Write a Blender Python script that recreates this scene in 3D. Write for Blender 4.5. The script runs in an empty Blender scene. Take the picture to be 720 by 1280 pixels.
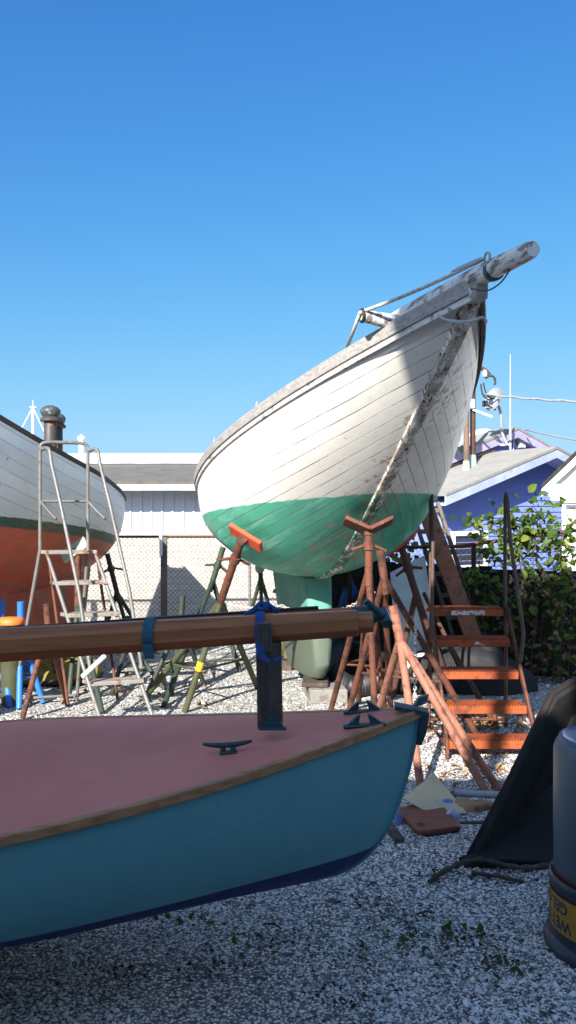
import bpy, math, random
import numpy as np
from mathutils import Vector, Matrix
rnd = random.Random(7)
sc = bpy.context.scene
COL = sc.collection
R = math.radians
F, CX, CY, EYE = 1062.0, 360.0, 640.0, 1.72

def at(u, v, Y):
    """world point seen at (u, v) from the standing eye, Y metres away"""
    return Vector(((u - CX) / F * Y, Y, EYE - (v - CY) / F * Y))
def gnd(u, v):
    Y = EYE * F / (v - CY)
    return Vector(((u - CX) / F * Y, Y, 0))

# ------------------------------------------------------------------ meshes
class MB:
    def __init__(s): s.v = []; s.f = []; s.uv = {}
    def add(s, vs, fs):
        o = len(s.v); s.v += [tuple(p) for p in vs]; s.f += [tuple(i + o for i in f) for f in fs]; return s
    def box(s, c, size, rot=None, bev=0.0):
        c = Vector(c); hx, hy, hz = (k / 2 for k in size)
        b = min(bev, hx * .9, hy * .9, hz * .9)
        if b <= 0:
            vs = [Vector((x, y, z)) for x in (-hx, hx) for y in (-hy, hy) for z in (-hz, hz)]
            fs = [(0, 1, 3, 2), (4, 6, 7, 5), (0, 4, 5, 1), (2, 3, 7, 6), (0, 2, 6, 4), (1, 5, 7, 3)]
        else:
            vs = []; idx = {}
            for sx in (-1, 1):
                for sy in (-1, 1):
                    for sz in (-1, 1):
                        for a in range(3):
                            p = [sx * (hx - b), sy * (hy - b), sz * (hz - b)]
                            p[a] = (sx * hx, sy * hy, sz * hz)[a]
                            idx[(sx, sy, sz, a)] = len(vs); vs.append(Vector(p))
            fs = []
            for a in range(3):
                o = [i for i in range(3) if i != a]
                for sg in (-1, 1):
                    q = []
                    for (p1, p2) in ((-1, -1), (1, -1), (1, 1), (-1, 1)):
                        k = [0, 0, 0]; k[a] = sg; k[o[0]] = p1; k[o[1]] = p2; q.append(idx[(*k, a)])
                    fs.append(tuple(q))
                for p1 in (-1, 1):
                    for p2 in (-1, 1):
                        k = [0, 0, 0]; k[o[0]] = p1; k[o[1]] = p2
                        q = []
                        for (sg, ax) in ((-1, o[0]), (1, o[0]), (1, o[1]), (-1, o[1])):
                            k[a] = sg; q.append(idx[(*k, ax)])
                        fs.append(tuple(q))
            for sx in (-1, 1):
                for sy in (-1, 1):
                    for sz in (-1, 1): fs.append(tuple(idx[(sx, sy, sz, a)] for a in range(3)))
        if rot is not None: vs = [rot @ p for p in vs]
        return s.add([p + c for p in vs], fs)
    def bar(s, p0, p1, w, h, up=(0, 0, 1), bev=0.0):
        p0, p1 = Vector(p0), Vector(p1); d = (p1 - p0); L = d.length; d.normalize()
        up = Vector(up)
        if abs(d.dot(up)) > .99: up = Vector((0, 1, 0))
        x = d.cross(up).normalized(); z = x.cross(d)
        m = Matrix((x, d, z)).transposed()
        return s.box((p0 + p1) / 2, (w, L, h), m, bev)
    def tube(s, pts, r, n=10, cap=True, closed=False, sides_rot=0.0):
        pts = [Vector(p) for p in pts]; k = len(pts)
        rr = r if isinstance(r, (list, tuple)) else [r] * k
        t0 = (pts[1] - pts[0]).normalized()
        a = Vector((0, 0, 1)) if abs(t0.z) < .9 else Vector((1, 0, 0))
        x = t0.cross(a).normalized(); o = len(s.v); vs = []
        for i, p in enumerate(pts):
            if closed: t = (pts[(i + 1) % k] - pts[i - 1]).normalized()
            else: t = (pts[min(i + 1, k - 1)] - pts[max(i - 1, 0)]).normalized()
            x = (x - t * x.dot(t)).normalized(); y = t.cross(x)
            for j in range(n):
                an = 2 * math.pi * j / n + sides_rot
                vs.append(p + (x * math.cos(an) + y * math.sin(an)) * rr[i])
        fs = []
        for i in range(k if closed else k - 1):
            for j in range(n):
                i2 = (i + 1) % k
                fs.append((i * n + j, i * n + (j + 1) % n, i2 * n + (j + 1) % n, i2 * n + j))
        if cap and not closed:
            fs.append(tuple(reversed(range(n)))); fs.append(tuple(range((k - 1) * n, k * n)))
        return s.add(vs, fs)
    def lathe(s, c, prof, n=24):
        c = Vector(c); vs = []
        for (r, z) in prof:
            for j in range(n):
                a = 2 * math.pi * j / n; vs.append(c + Vector((r * math.cos(a), r * math.sin(a), z)))
        fs = []
        for i in range(len(prof) - 1):
            for j in range(n): fs.append((i * n + j, i * n + (j + 1) % n, (i + 1) * n + (j + 1) % n, (i + 1) * n + j))
        if prof[0][0] > 1e-4: fs.append(tuple(reversed(range(n))))
        if prof[-1][0] > 1e-4: fs.append(tuple(range((len(prof) - 1) * n, len(prof) * n)))
        return s.add(vs, fs)
    def prism(s, poly, d):
        """polygon (list of points) extruded along vector d"""
        n = len(poly); d = Vector(d); a = [Vector(p) for p in poly]
        fs = [tuple(range(n)), tuple(reversed(range(n, 2 * n)))]
        fs += [(i, i + n, (i + 1) % n + n, (i + 1) % n) for i in range(n)]
        return s.add(a + [p + d for p in a], fs)

ORIG = {}
def link(name, mesh, mat=None, parent=None):
    o = bpy.data.objects.new(name, mesh); COL.objects.link(o)
    if mat is not None: mesh.materials.append(mat)
    if parent is not None: o.parent = parent
    return o
def build(name, mb, mat, parent=None, smooth=False, local=False, bevel=0.0, origin=None):
    if parent is not None and not local: o0 = ORIG[parent.name]
    elif origin is not None: o0 = Vector(origin)
    else: o0 = Vector((0, 0, 0))
    me = bpy.data.meshes.new(name)
    me.from_pydata([(v[0] - o0.x, v[1] - o0.y, v[2] - o0.z) for v in mb.v], [], mb.f)
    for nm, arr in mb.uv.items():
        l = me.uv_layers.new(name=nm)
        idx = np.zeros(len(me.loops), dtype=np.int32); me.loops.foreach_get('vertex_index', idx)
        l.data.foreach_set('uv', np.asarray(arr, dtype=np.float32)[idx].ravel())
    import bmesh
    bm = bmesh.new(); bm.from_mesh(me)
    if not mb.uv: bmesh.ops.recalc_face_normals(bm, faces=bm.faces)
    bm.to_mesh(me); bm.free()
    if smooth is True: me.polygons.foreach_set('use_smooth', [True] * len(me.polygons))
    elif smooth:
        me.polygons.foreach_set('use_smooth', [True] * len(me.polygons)); me.set_sharp_from_angle(angle=R(smooth))
    me.update()
    o = link(name, me, mat, parent)
    if parent is None: o.location = o0
    ORIG[o.name] = o0
    if bevel:
        m = o.modifiers.new('bevel', 'BEVEL'); m.width = bevel; m.segments = 2; m.limit_method = 'ANGLE'
    return o
def tag(o, label=None, cat=None, group=None, kind=None):
    if label: o['label'] = label
    if cat: o['category'] = cat
    if group: o['group'] = group
    if kind: o['kind'] = kind
    return o
def thing(name, label, cat, loc=(0, 0, 0), group=None):
    o = bpy.data.objects.new(name, None); COL.objects.link(o); o.location = Vector(loc); o.empty_display_size = .1
    ORIG[o.name] = Vector(loc)
    return tag(o, label, cat, group)
def T(pts, r, n=10, **k): return MB().tube(pts, r, n, **k)
def smooth_path(pts, sub=6):
    pts = [Vector(p) for p in pts]; out = []
    for i in range(len(pts) - 1):
        p0, p1, p2, p3 = pts[max(i - 1, 0)], pts[i], pts[i + 1], pts[min(i + 2, len(pts) - 1)]
        for k in range(sub):
            t = k / sub
            out.append(.5 * ((2 * p1) + (p2 - p0) * t + (2 * p0 - 5 * p1 + 4 * p2 - p3) * t * t + (3 * p1 - p0 - 3 * p2 + p3) * t ** 3))
    return out + [pts[-1]]

# ------------------------------------------------------------------ materials
class NT:
    def __init__(s, name):
        s.m = bpy.data.materials.new(name); s.m.use_nodes = True; s.t = s.m.node_tree
        s.b = s.t.nodes['Principled BSDF']; s.out = s.t.nodes['Material Output']
        s.tc = s.t.nodes.new('ShaderNodeTexCoord')
    def n(s, typ, **k):
        o = s.t.nodes.new(typ)
        for a, v in k.items(): setattr(o, a, v)
        return o
    def l(s, a, b): s.t.links.new(a, b)
    def val(s, sock, v):
        if hasattr(v, 'is_output') or isinstance(v, bpy.types.NodeSocket): s.l(v, sock)
        else: sock.default_value = v
    def math(s, op, a, b=0.0, c=None, clamp=False):
        o = s.n('ShaderNodeMath', operation=op, use_clamp=clamp)
        s.val(o.inputs[0], a); s.val(o.inputs[1], b)
        if c is not None: s.val(o.inputs[2], c)
        return o.outputs[0]
    def coord(s, kind='Object', scale=(1, 1, 1), rot=(0, 0, 0)):
        mp = s.n('ShaderNodeMapping'); mp.inputs['Scale'].default_value = scale; mp.inputs['Rotation'].default_value = rot
        s.l(s.tc.outputs[kind], mp.inputs['Vector']); return mp.outputs[0]
    def noise(s, scale, detail=5, rough=.6, vec=None, dist=0.0, out='Fac'):
        o = s.n('ShaderNodeTexNoise'); o.inputs['Scale'].default_value = scale; o.inputs['Detail'].default_value = detail
        o.inputs['Roughness'].default_value = rough; o.inputs['Distortion'].default_value = dist
        s.l(vec if vec is not None else s.tc.outputs['Object'], o.inputs['Vector']); return o.outputs[out]
    def step(s, x, lo, hi):
        o = s.n('ShaderNodeMapRange', interpolation_type='SMOOTHSTEP')
        s.val(o.inputs[0], x); s.val(o.inputs[1], lo); s.val(o.inputs[2], hi); return o.outputs[0]
    def mix(s, fac, a, b, mode='MIX'):
        o = s.n('ShaderNodeMix', data_type='RGBA', blend_type=mode)
        s.val(o.inputs[0], fac)
        for k, v in ((6, a), (7, b)):
            if isinstance(v, (tuple, list)): o.inputs[k].default_value = (*v[:3], 1)
            else: s.l(v, o.inputs[k])
        return o.outputs[2]
    def ramp(s, x, stops):
        o = s.n('ShaderNodeValToRGB'); e = o.color_ramp.elements
        while len(e) < len(stops): e.new(.5)
        for q, (p, c) in zip(e, stops): q.position = p; q.color = (*c, 1)
        s.l(x, o.inputs[0]); return o.outputs[0]
    def bump(s, h, strength=.3, dist=.01, prev=None):
        o = s.n('ShaderNodeBump'); o.inputs['Strength'].default_value = strength; o.inputs['Distance'].default_value = dist
        s.l(h, o.inputs['Height'])
        if prev is not None: s.l(prev, o.inputs['Normal'])
        return o.outputs[0]
    def done(s, col, rough=.6, nrm=None, metal=0.0, spec=.5):
        if isinstance(col, (tuple, list)): s.b.inputs['Base Color'].default_value = (*col[:3], 1)
        else: s.l(col, s.b.inputs['Base Color'])
        s.val(s.b.inputs['Roughness'], rough); s.val(s.b.inputs['Metallic'], metal)
        s.b.inputs['Specular IOR Level'].default_value = spec
        if nrm is not None: s.l(nrm, s.b.inputs['Normal'])
        return s.m

def simple(name, base, rough=.6, layers=(), bump=None, metal=0.0, spec=.4, var=.12, stretch=(1, 1, 1)):
    """base paint with a slow tone variation and worn layers (scale, colour, lo, hi)"""
    k = NT(name); vec = k.coord('Object', stretch)
    n0 = k.noise(3.1, 4, .6, vec)
    d = tuple(c * (1 - var) for c in base); e = tuple(min(1, c * (1 + var)) for c in base)
    col = k.mix(k.step(n0, .3, .7), d, e)
    for (s_, c, lo, hi) in layers:
        col = k.mix(k.step(k.noise(s_, 6, .65, vec), lo, hi), col, c)
    nr = None
    if bump: nr = k.bump(k.noise(bump[0], 4, .6, vec), bump[1], .01)
    r = k.step(k.noise(7, 3, .5, vec), .2, .8); r = k.math('MULTIPLY_ADD', r, .2, rough - .1)
    return k.done(col, r, nr, metal, spec)

RUST = simple('rust_pipe', (.12, .04, .022), .75, [(9, (.045, .02, .013), .48, .6), (40, (.24, .10, .05), .58, .7)], (60, .4))
RUSTL = simple('rust_pale', (.27, .115, .075), .7, [(9, (.13, .045, .025), .5, .62), (45, (.45, .25, .18), .6, .7)], (60, .3))
RUSTO = simple('rust_orange', (.3, .065, .016), .75, [(9, (.13, .035, .016), .5, .66), (60, (.46, .15, .05), .6, .7)], (80, .4))
RUSTD = simple('rust_dark', (.07, .03, .02), .8, [(25, (.14, .05, .03), .55, .7)], (60, .4))
REDB = simple('red_pad_paint', (.5, .07, .025), .6, [(20, (.2, .06, .03), .6, .68)], (50, .2))
DGREEN = simple('dark_green_paint', (.025, .04, .028), .6, [(18, (.1, .05, .03), .58, .68)], (60, .2))
OLIVE = simple('olive_paint', (.055, .06, .028), .6, [(18, (.16, .07, .03), .6, .7)], (60, .2))
BLUEP = simple('blue_paint', (.02, .14, .52), .5, [(25, (.1, .07, .05), .66, .72)])
GALV = simple('galvanised_tube', (.15, .15, .145), .5, [(16, (.13, .07, .045), .55, .68), (50, (.26, .26, .25), .6, .7)], (50, .15), metal=.2)
ALUT = simple('worn_tread', (.22, .21, .19), .6, [(12, (.2, .08, .04), .52, .64)], (50, .2))
BRONZE = simple('green_bronze', (.035, .075, .085), .5, [(40, (.07, .14, .15), .55, .7)], (60, .2), metal=.5)
TIMB = simple('grey_timber', (.13, .11, .09), .85, [(6, (.07, .055, .045), .5, .65)], (40, .5), stretch=(1, 1, 1))
DTIMB = simple('dark_timber', (.055, .042, .033), .85, [(9, (.1, .08, .06), .52, .66)], (40, .5))
BROWNB = simple('brown_timber', (.2, .075, .04), .75, [(12, (.09, .04, .025), .5, .62)], (40, .4))
CONC = simple('concrete', (.2, .19, .17), .9, [(12, (.12, .11, .1), .5, .65)], (60, .6))
BLACKP = simple('black_plastic', (.018, .018, .02), .5, [(20, (.05, .05, .045), .58, .7)], (60, .2))
DARKRAIL = simple('dark_wood_rail', (.05, .035, .028), .7, [(20, (.12, .1, .08), .55, .7)], (60, .3))
STRAP = simple('blue_webbing', (.015, .055, .2), .8, [(30, (.03, .1, .24), .5, .7)], (300, .4))
TEALSTRAP = simple('teal_webbing', (.02, .09, .13), .8, [(30, (.04, .14, .17), .5, .7)], (300, .4))
WIRE = simple('fence_wire', (.045, .04, .035), .7)
CABLE = simple('cable_sheath', (.2, .2, .21), .6)
ROPE = simple('rope_fibre', (.5, .47, .42), .9, [(60, (.3, .28, .25), .5, .6)], (200, .5))
WHITEM = simple('white_metal', (.7, .7, .68), .5, [(20, (.5, .48, .44), .6, .7)])
GREYM = simple('grey_metal', (.3, .31, .33), .5, [(20, (.2, .19, .18), .6, .7)])
BLACKR = simple('black_rubber', (.02, .02, .022), .6)
CHAIN = simple('chain_steel', (.5, .48, .44), .5, [(40, (.3, .2, .14), .55, .65)], metal=.3)
ORANGE = simple('orange_plastic', (.8, .16, .03), .5)

def wood(name, c1, c2, rough=.5, axis='X', grain=30, bump=.15, spec=.4, flake=None):
    k = NT(name); s = {'X': (.6, 8, 8), 'Y': (8, .6, 8), 'Z': (8, 8, .6)}[axis]
    vec = k.coord('Object', s)
    w = k.noise(grain / 8, 6, .65, vec, .4)
    col = k.mix(k.step(w, .3, .7), c1, c2)
    if flake:
        col = k.mix(k.step(k.noise(flake[1], 8, .7, k.coord('Object', flake[4] if len(flake) > 4 else (1, 1, 1))), flake[2], flake[3]), col, flake[0])
    return k.done(col, rough, k.bump(w, bump, .01), 0, spec)
VARN = wood('varnished_spar', (.25, .09, .037), (.4, .155, .065), .5, 'X', 30, .05, .2)
VARN2 = wood('varnished_rail', (.26, .115, .045), (.44, .22, .1), .45, 'X', 40, .1, .5)
GREYRAIL = wood('weathered_rail', (.2, .185, .17), (.33, .31, .29), .85, 'X', 60, .4)
SPRIT = wood('flaking_spar', (.22, .2, .18), (.11, .1, .09), .85, 'X', 40, .6, .3, flake=((.56, .54, .51), 7, .41, .5, (.7, 2.4, 2.4)))
k = NT('worn_stem'); sep = k.n('ShaderNodeSeparateXYZ'); k.l(k.tc.outputs['Object'], sep.inputs[0])
c = k.mix(k.step(k.noise(7, 7, .7, k.coord('Object', (2, 2, .7))), .35, .65), (.46, .42, .36), (.27, .23, .19))
z = k.math('ADD', k.math('MULTIPLY_ADD', sep.outputs[0], .0557, sep.outputs[2]), k.math('MULTIPLY_ADD', k.noise(4, 5, .7), .3, -.15))
c = k.mix(k.math('SUBTRACT', 1.0, k.step(z, .53, .56)), c, k.mix(k.step(k.noise(9, 7, .7), .4, .6), (.03, .25, .16), (.16, .2, .15)))
c = k.mix(k.step(k.noise(9, 8, .75, k.coord('Object', (1.6, 1.6, .8))), .5, .55), c, (.68, .65, .59))
c = k.mix(k.step(k.noise(13, 8, .75, k.coord('Object', (1.6, 3, .6))), .55, .59), c, (.05, .038, .026))
STEMW = k.done(c, .85, k.bump(k.noise(20, 6, .7, k.coord('Object', (2, 2, .6))), .5, .01), 0, .2)
CRUTCH = wood('stained_post', (.045, .036, .032), (.1, .08, .07), .6, 'Z', 40, .3)

def hull_mat(name, Lk, top, bands, plank=.1, flake=(.3, .27, .22), worn=.5, seam=.0035, seamcol=(.12, .11, .09), dirt=True, rough=.45, bottom_patch=None, rot=None):
    """bands: list of (zc, slope, colour) from the top down - colour below that level"""
    k = NT(name)
    sep = k.n('ShaderNodeSeparateXYZ'); k.l(k.tc.outputs['Object'], sep.inputs[0])
    uvp = k.n('ShaderNodeUVMap', uv_map='plank'); su = k.n('ShaderNodeSeparateXYZ'); k.l(uvp.outputs[0], su.inputs[0])
    uvw = k.n('ShaderNodeUVMap', uv_map='station'); sw = k.n('ShaderNodeSeparateXYZ'); k.l(uvw.outputs[0], sw.inputs[0])
    ed = k.math('MULTIPLY_ADD', k.noise(9, 5, .6), .03, -.015)
    mpu = k.n('ShaderNodeMapping'); mpu.inputs['Scale'].default_value = (1.6, 9, 1); k.l(uvp.outputs[0], mpu.inputs['Vector'])
    n_big = k.noise(1.4, 5, .6); n_mid = k.noise(7, 8, .7); n_fine = k.noise(38, 6, .7)
    col = k.mix(k.step(n_big, .3, .75), top, tuple(c * .9 for c in top))
    below = None
    for (zc, sl, c) in bands:
        z = k.math('ADD', k.math('MULTIPLY_ADD', sep.outputs[0], sl / Lk, sep.outputs[2]), ed)
        f = k.math('SUBTRACT', 1.0, k.step(z, zc - .006, zc + .006))
        cc = k.mix(k.step(k.noise(2.3, 6, .65), .35, .7), c, tuple(x * .72 for x in c))
        if bottom_patch: cc = k.mix(k.math('MULTIPLY', k.step(k.noise(1.0, 8, .72, mpu.outputs[0]), .5, .66), .75), cc, bottom_patch)
        col = k.mix(f, col, cc); below = f
    # vertical run marks
    if dirt:
        st = k.noise(5, 6, .7, k.coord('Object', (3.5, 3.5, .25)))
        col = k.mix(k.math('MULTIPLY', k.step(st, .55, .8), .35), col, (.34, .28, .19))
    # flaked paint, more of it near the stem and keel (station w close to 0)
    w = sw.outputs[1]
    near = k.math('SUBTRACT', 1.0, k.step(w, 0.0, .13))
    thr = k.math('MULTIPLY_ADD', near, -.14, .71 - .06 * worn)
    fl = k.step(k.math('SUBTRACT', n_mid, thr), 0.0, .02)
    col = k.mix(k.math('MULTIPLY', fl, .85), col, flake)
    fl2 = k.step(k.math('SUBTRACT', n_fine, k.math('MULTIPLY_ADD', near, -.1, .74 - .04 * worn)), 0, .03)
    col = k.mix(k.math('MULTIPLY', fl2, .7), col, tuple(x * .6 for x in flake))
    if rot:
        # rotten checks on the far bow planks
        ys = k.step(sep.outputs[1], .0, .06); up = k.step(sep.outputs[2], rot - .3, rot + .1)
        ck = k.noise(9, 8, .75, k.coord('Object', (2.2, 2.2, .55))); reg = k.noise(1.7, 3, .5)
        fw = k.step(sep.outputs[0], -2.6, -.9)
        ckm = k.math('MULTIPLY', k.math('MULTIPLY', k.step(ck, .5, .56), k.step(reg, .42, .55)), k.math('MULTIPLY', ys, k.math('MULTIPLY', up, fw)))
        col = k.mix(k.math('MULTIPLY', ckm, .9), col, (.1, .075, .05))
        col = k.mix(k.math('MULTIPLY', k.math('MULTIPLY', k.math('MULTIPLY', ys, .55), fw), k.step(k.noise(3, 6, .7), .35, .7)), col, (.55, .45, .31))
    wp_ = k.step(k.noise(2.4, 7, .75, k.coord('Object', (6, 6, .5))), .66, .74)
    col = k.mix(k.math('MULTIPLY', wp_, .4 * worn), col, (.33, .17, .08))
    kn_ = k.step(k.noise(22, 3, .6, k.coord('Object', (1, 1, 1.4))), .74, .77)
    col = k.mix(k.math('MULTIPLY', kn_, worn), col, (.1, .07, .05))
    # plank seams
    pv = k.math('DIVIDE', k.math('MULTIPLY_ADD', k.noise(1.2, 2, .5), .02, su.outputs[1]), plank)
    wn = k.n('ShaderNodeTexWhiteNoise', noise_dimensions='1D'); k.l(k.math('FLOOR', k.math('ADD', pv, .5)), wn.inputs['W'])
    col = k.mix(k.math('MULTIPLY', wn.outputs['Value'], .16), col, (.3, .27, .2))
    fr = k.math('ABSOLUTE', k.math('SUBTRACT', k.math('FRACT', pv), .5))
    sm = k.math('SUBTRACT', 1.0, k.step(fr, seam / plank * .4, seam / plank))
    br = k.step(k.noise(2.6, 6, .75, k.coord('Object', (1, 1, 1.5))), .36, .6)
    sm2 = k.math('MULTIPLY', sm, k.math('MULTIPLY_ADD', br, .85, .15))
    if below is not None:
        wide = k.math('MULTIPLY', k.math('SUBTRACT', 1.0, k.step(fr, seam / plank * .9, seam / plank * 1.9)), k.step(k.noise(3.4, 7, .75, k.coord('Object', (1, 1, 1.6))), .5, .62))
        sm2 = k.math('MAXIMUM', sm2, k.math('MULTIPLY', wide, k.math('MULTIPLY_ADD', below, .5, .35)))
    col = k.mix(sm2, col, seamcol)
    # butt joints
    h = k.math('MULTIPLY_ADD', sm, -1.0, k.math('MULTIPLY', fl, -.5))
    nr = k.bump(h, .5, .004); nr = k.bump(k.noise(12, 4, .6), .12, .01, nr)
    return k.done(col, k.math('MULTIPLY_ADD', fl, .3, rough), nr, 0, .35)

# ------------------------------------------------------------------ hull shape
def hull_grid(P, nt=72, nw=36):
    t = (np.linspace(0, 1, nt) ** 1.5)[:, None]; w = np.linspace(0, 1, nw)[None, :]
    tm, ts = P['tm'], P['ts']
    b = np.where(t < tm, 1 - np.abs(1 - t / tm) ** P['pb'], P['bT'] + (1 - P['bT']) * (1 - np.clip((t - tm) / (1 - tm), 0, 1) ** 2.2)) * P['B'] / 2
    zs = np.where(t < ts, P['zm'] + (P['z0'] - P['zm']) * np.abs(1 - t / ts) ** 2, P['zm'] + (P['z1'] - P['zm']) * np.clip((t - ts) / (1 - ts), 0, 1) ** 2)
    zk = P['z0'] * np.clip(1 - t / P['Lf'], 0, 1) ** P['es'] + P['za'] * np.clip((t - P['La']) / (1 - P['La']), 0, 1) ** P['ea']
    zk = np.minimum(zk, zs)
    u = np.clip(t / tm, 0, 1); v = np.clip((t - tm) / (1 - tm), 0, 1)
    p = np.where(t < tm, P['pb_'] + (P['pm'] - P['pb_']) * u, P['pm'] + (P['ps'] - P['pm']) * v)
    q = np.where(t < tm, P['qb_'] + (P['qm'] - P['qb_']) * u, P['qm'] + (P['qs'] - P['qm']) * v)
    y = b * np.clip(1 - (1 - w) ** p, 0, 1) ** (1 / q)
    z = zk + (zs - zk) * w
    G = np.stack([-P['L'] * t + 0 * w, y, z], -1)
    return G, t[:, 0]
def hull_root(name, label, cat, P, k, kz_=None):
    kz_ = k if kz_ is None else kz_
    cy, sy = math.cos(P['yaw']), math.sin(P['yaw']); cp, sp = math.cos(P['pitch']), math.sin(P['pitch']); cr, sr = math.cos(P['roll']), math.sin(P['roll'])
    m = Matrix(((cy, -sy, 0), (sy, cy, 0), (0, 0, 1))) @ Matrix(((cp, 0, -sp), (0, 1, 0), (sp, 0, cp))) @ Matrix(((1, 0, 0), (0, cr, -sr), (0, sr, cr)))
    o = at(P['u0'], P['v0'], P['D'] * k) - m @ Vector((0, 0, P['z0'] * kz_))
    r = thing(name, label, cat); r.matrix_world = Matrix.Translation(o) @ m.to_4x4()
    return r, Matrix.Translation(o) @ m.to_4x4()
def hull_shell(G, t):
    """both sides as one mesh with plank and station coordinates"""
    nt, nw, _ = G.shape
    arc = np.zeros((nt, nw)); d = np.linalg.norm(np.diff(G, axis=1), axis=2)
    arc[:, :-1] = np.cumsum(d[:, ::-1], axis=1)[:, ::-1]
    W = np.broadcast_to(np.linspace(0, 1, nw)[None, :], (nt, nw)); Tt = np.broadcast_to(t[:, None], (nt, nw))
    mb = MB(); V = []; U1 = []; U2 = []
    for sg in (1, -1):
        V.append((G * np.array([1, sg, 1])).reshape(-1, 3)); U1.append(np.stack([G[..., 0], arc], -1).reshape(-1, 2)); U2.append(np.stack([Tt, W], -1).reshape(-1, 2))
    V = np.concatenate(V); n = nt * nw
    f = []
    for i in range(nt - 1):
        for j in range(nw - 1):
            a = i * nw + j; q = (a, a + nw, a + nw + 1, a + 1)
            f.append(q); f.append(tuple(x + n for x in reversed(q)))
    # stern closing face strip
    for j in range(nw - 1):
        a = (nt - 1) * nw + j; f.append((a, a + n, a + n + 1, a + 1))
    mb.v = [tuple(p) for p in V]; mb.f = f; mb.uv = {'plank': np.concatenate(U1), 'station': np.concatenate(U2)}
    return mb
def deck_mesh(G, drop, inset, crown, n=13):
    S = G[:, -1]; mb = MB(); vs = []; fs = []
    for (x, y, z) in S:
        yy = max(y - inset, 0.002)
        for j in range(n):
            a = -1 + 2 * j / (n - 1); vs.append((x, yy * a, z - drop + crown * (1 - a * a) * min(1, y / .4)))
    for i in range(len(S) - 1):
        for j in range(n - 1):
            a = i * n + j; fs.append((a, a + 1, a + n + 1, a + n))
    return mb.add(vs, fs)
def rail_mesh(G, side, out, inn, up, down, i0=0, i1=None, bow_extra=0.0):
    """rectangular strake swept along the sheer"""
    S = G[i0:i1, -1].copy(); S[:, 1] *= side; mb = MB(); vs = []; k = len(S)
    for i in range(k):
        tg = S[min(i + 1, k - 1)] - S[max(i - 1, 0)]; nx, ny = -tg[1], tg[0]; l = math.hypot(nx, ny) or 1; nx, ny = nx / l, ny / l
        if ny * side < 0: nx, ny = -nx, -ny
        e = bow_extra * max(0, 1 - i / (k * .45)) ** 1.5
        for (a, h) in ((out, -down), (out, up + e), (-inn, up + e), (-inn, -down)):
            y = S[i][1] + ny * a
            if y * side < -.01: y = -.01 * side
            vs.append((S[i][0] + nx * a, y, S[i][2] + h))
    fs = []
    for i in range(k - 1):
        for j in range(4): fs.append((i * 4 + j, i * 4 + (j + 1) % 4, i * 4 + 4 + (j + 1) % 4, i * 4 + 4 + j))
    fs += [(0, 1, 2, 3), tuple((k - 1) * 4 + j for j in (3, 2, 1, 0))]
    return mb.add(vs, fs)
def stem_mesh(G, i0, i1, w, out, inn):
    C = G[i0:i1, 0]; k = len(C); vs = []; fs = []
    for i in range(k):
        tg = C[min(i + 1, k - 1)] - C[max(i - 1, 0)]; l = math.hypot(tg[0], tg[2]) or 1
        nx, nz = tg[2] / l, -tg[0] / l
        if nx < 0 and nz > 0: nx, nz = -nx, -nz
        if nz > 0 and abs(nz) > abs(nx): nx, nz = -nx, -nz
        for (a, y) in ((-inn, -w / 2 * 1.25), (out * .55, -w / 2), (out, -w / 5), (out, w / 5), (out * .55, w / 2), (-inn, w / 2 * 1.25)):
            vs.append((C[i][0] + nx * a, y, C[i][2] + nz * a))
    for i in range(k - 1):
        for j in range(6): fs.append((i * 6 + j, i * 6 + (j + 1) % 6, i * 6 + 6 + (j + 1) % 6, i * 6 + 6 + j))
    fs += [tuple(range(6)), tuple((k - 1) * 6 + j for j in reversed(range(6)))]
    return MB().add(vs, fs)
def scaled(P, k):
    Q = dict(P)
    for a in ('L', 'B', 'z0', 'zm', 'z1', 'za', 'zw', 'zw2'): Q[a] = P[a] * k
    return Q

# ================================================================== setting
def ground_mat():
    k = NT('crushed_shell'); vec = k.coord('Object')
    def cells(scale):
        o = k.n('ShaderNodeTexVoronoi'); o.inputs['Scale'].default_value = scale; k.l(vec, o.inputs['Vector']); return o
    a, b = cells(74), cells(150)
    def rnd1(o):
        s_ = k.n('ShaderNodeSeparateColor'); k.l(o.outputs['Color'], s_.inputs[0]); return s_.outputs[0]
    ra, rb = rnd1(a), rnd1(b)
    tones = [(0, (.05, .047, .043)), (.22, (.13, .125, .115)), (.36, (.45, .44, .42)), (.6, (.7, .69, .66)), (1, (.84, .83, .8))]
    ca = k.ramp(ra, tones); cb = k.ramp(rb, tones)
    col = k.mix(k.step(k.noise(24, 2, .5, vec), .42, .58), ca, cb)
    gap = k.step(a.outputs['Distance'], .4, .6)
    col = k.mix(k.math('MULTIPLY', gap, .8), col, (.07, .065, .058))
    dirt = k.step(k.noise(.9, 7, .72, vec), .53, .7)
    fine = k.step(k.noise(16, 6, .7, vec), .4, .62)
    col = k.mix(k.math('MULTIPLY', k.math('MULTIPLY', dirt, fine), .75), col, (.055, .05, .042))
    h = k.math('MULTIPLY_ADD', a.outputs['Distance'], -1.2, ra)
    nr = k.bump(h, .45, .008); nr = k.bump(k.noise(9, 4, .6, vec), .3, .03, nr)
    return k.done(col, .9, nr, 0, .2)
GM = ground_mat()
def hgt(x, y):
    return .018 * math.sin(1.7 * x + .6 * y) * math.sin(1.3 * y - .5 * x) + .008 * math.sin(4.1 * x + 1) * math.sin(3.7 * y)
mb = MB(); xs = [-400, -120, -40, -16] + [-10 + .25 * i for i in range(81)] + [16, 40, 120, 400]; ys = [-60, -20, -6] + [-2 + .25 * i for i in range(69)] + [18, 24, 40, 90, 200, 500]
for y in ys:
    for x in xs:
        near = max(0, min(1, (11 - max(abs(x), abs(y - 7))) / 3)); mb.v.append((x, y, hgt(x, y) * near))
n = len(xs)
mb.f = [(i * n + j, i * n + j + 1, i * n + n + j + 1, i * n + n + j) for i in range(len(ys) - 1) for j in range(n - 1)]
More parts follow.
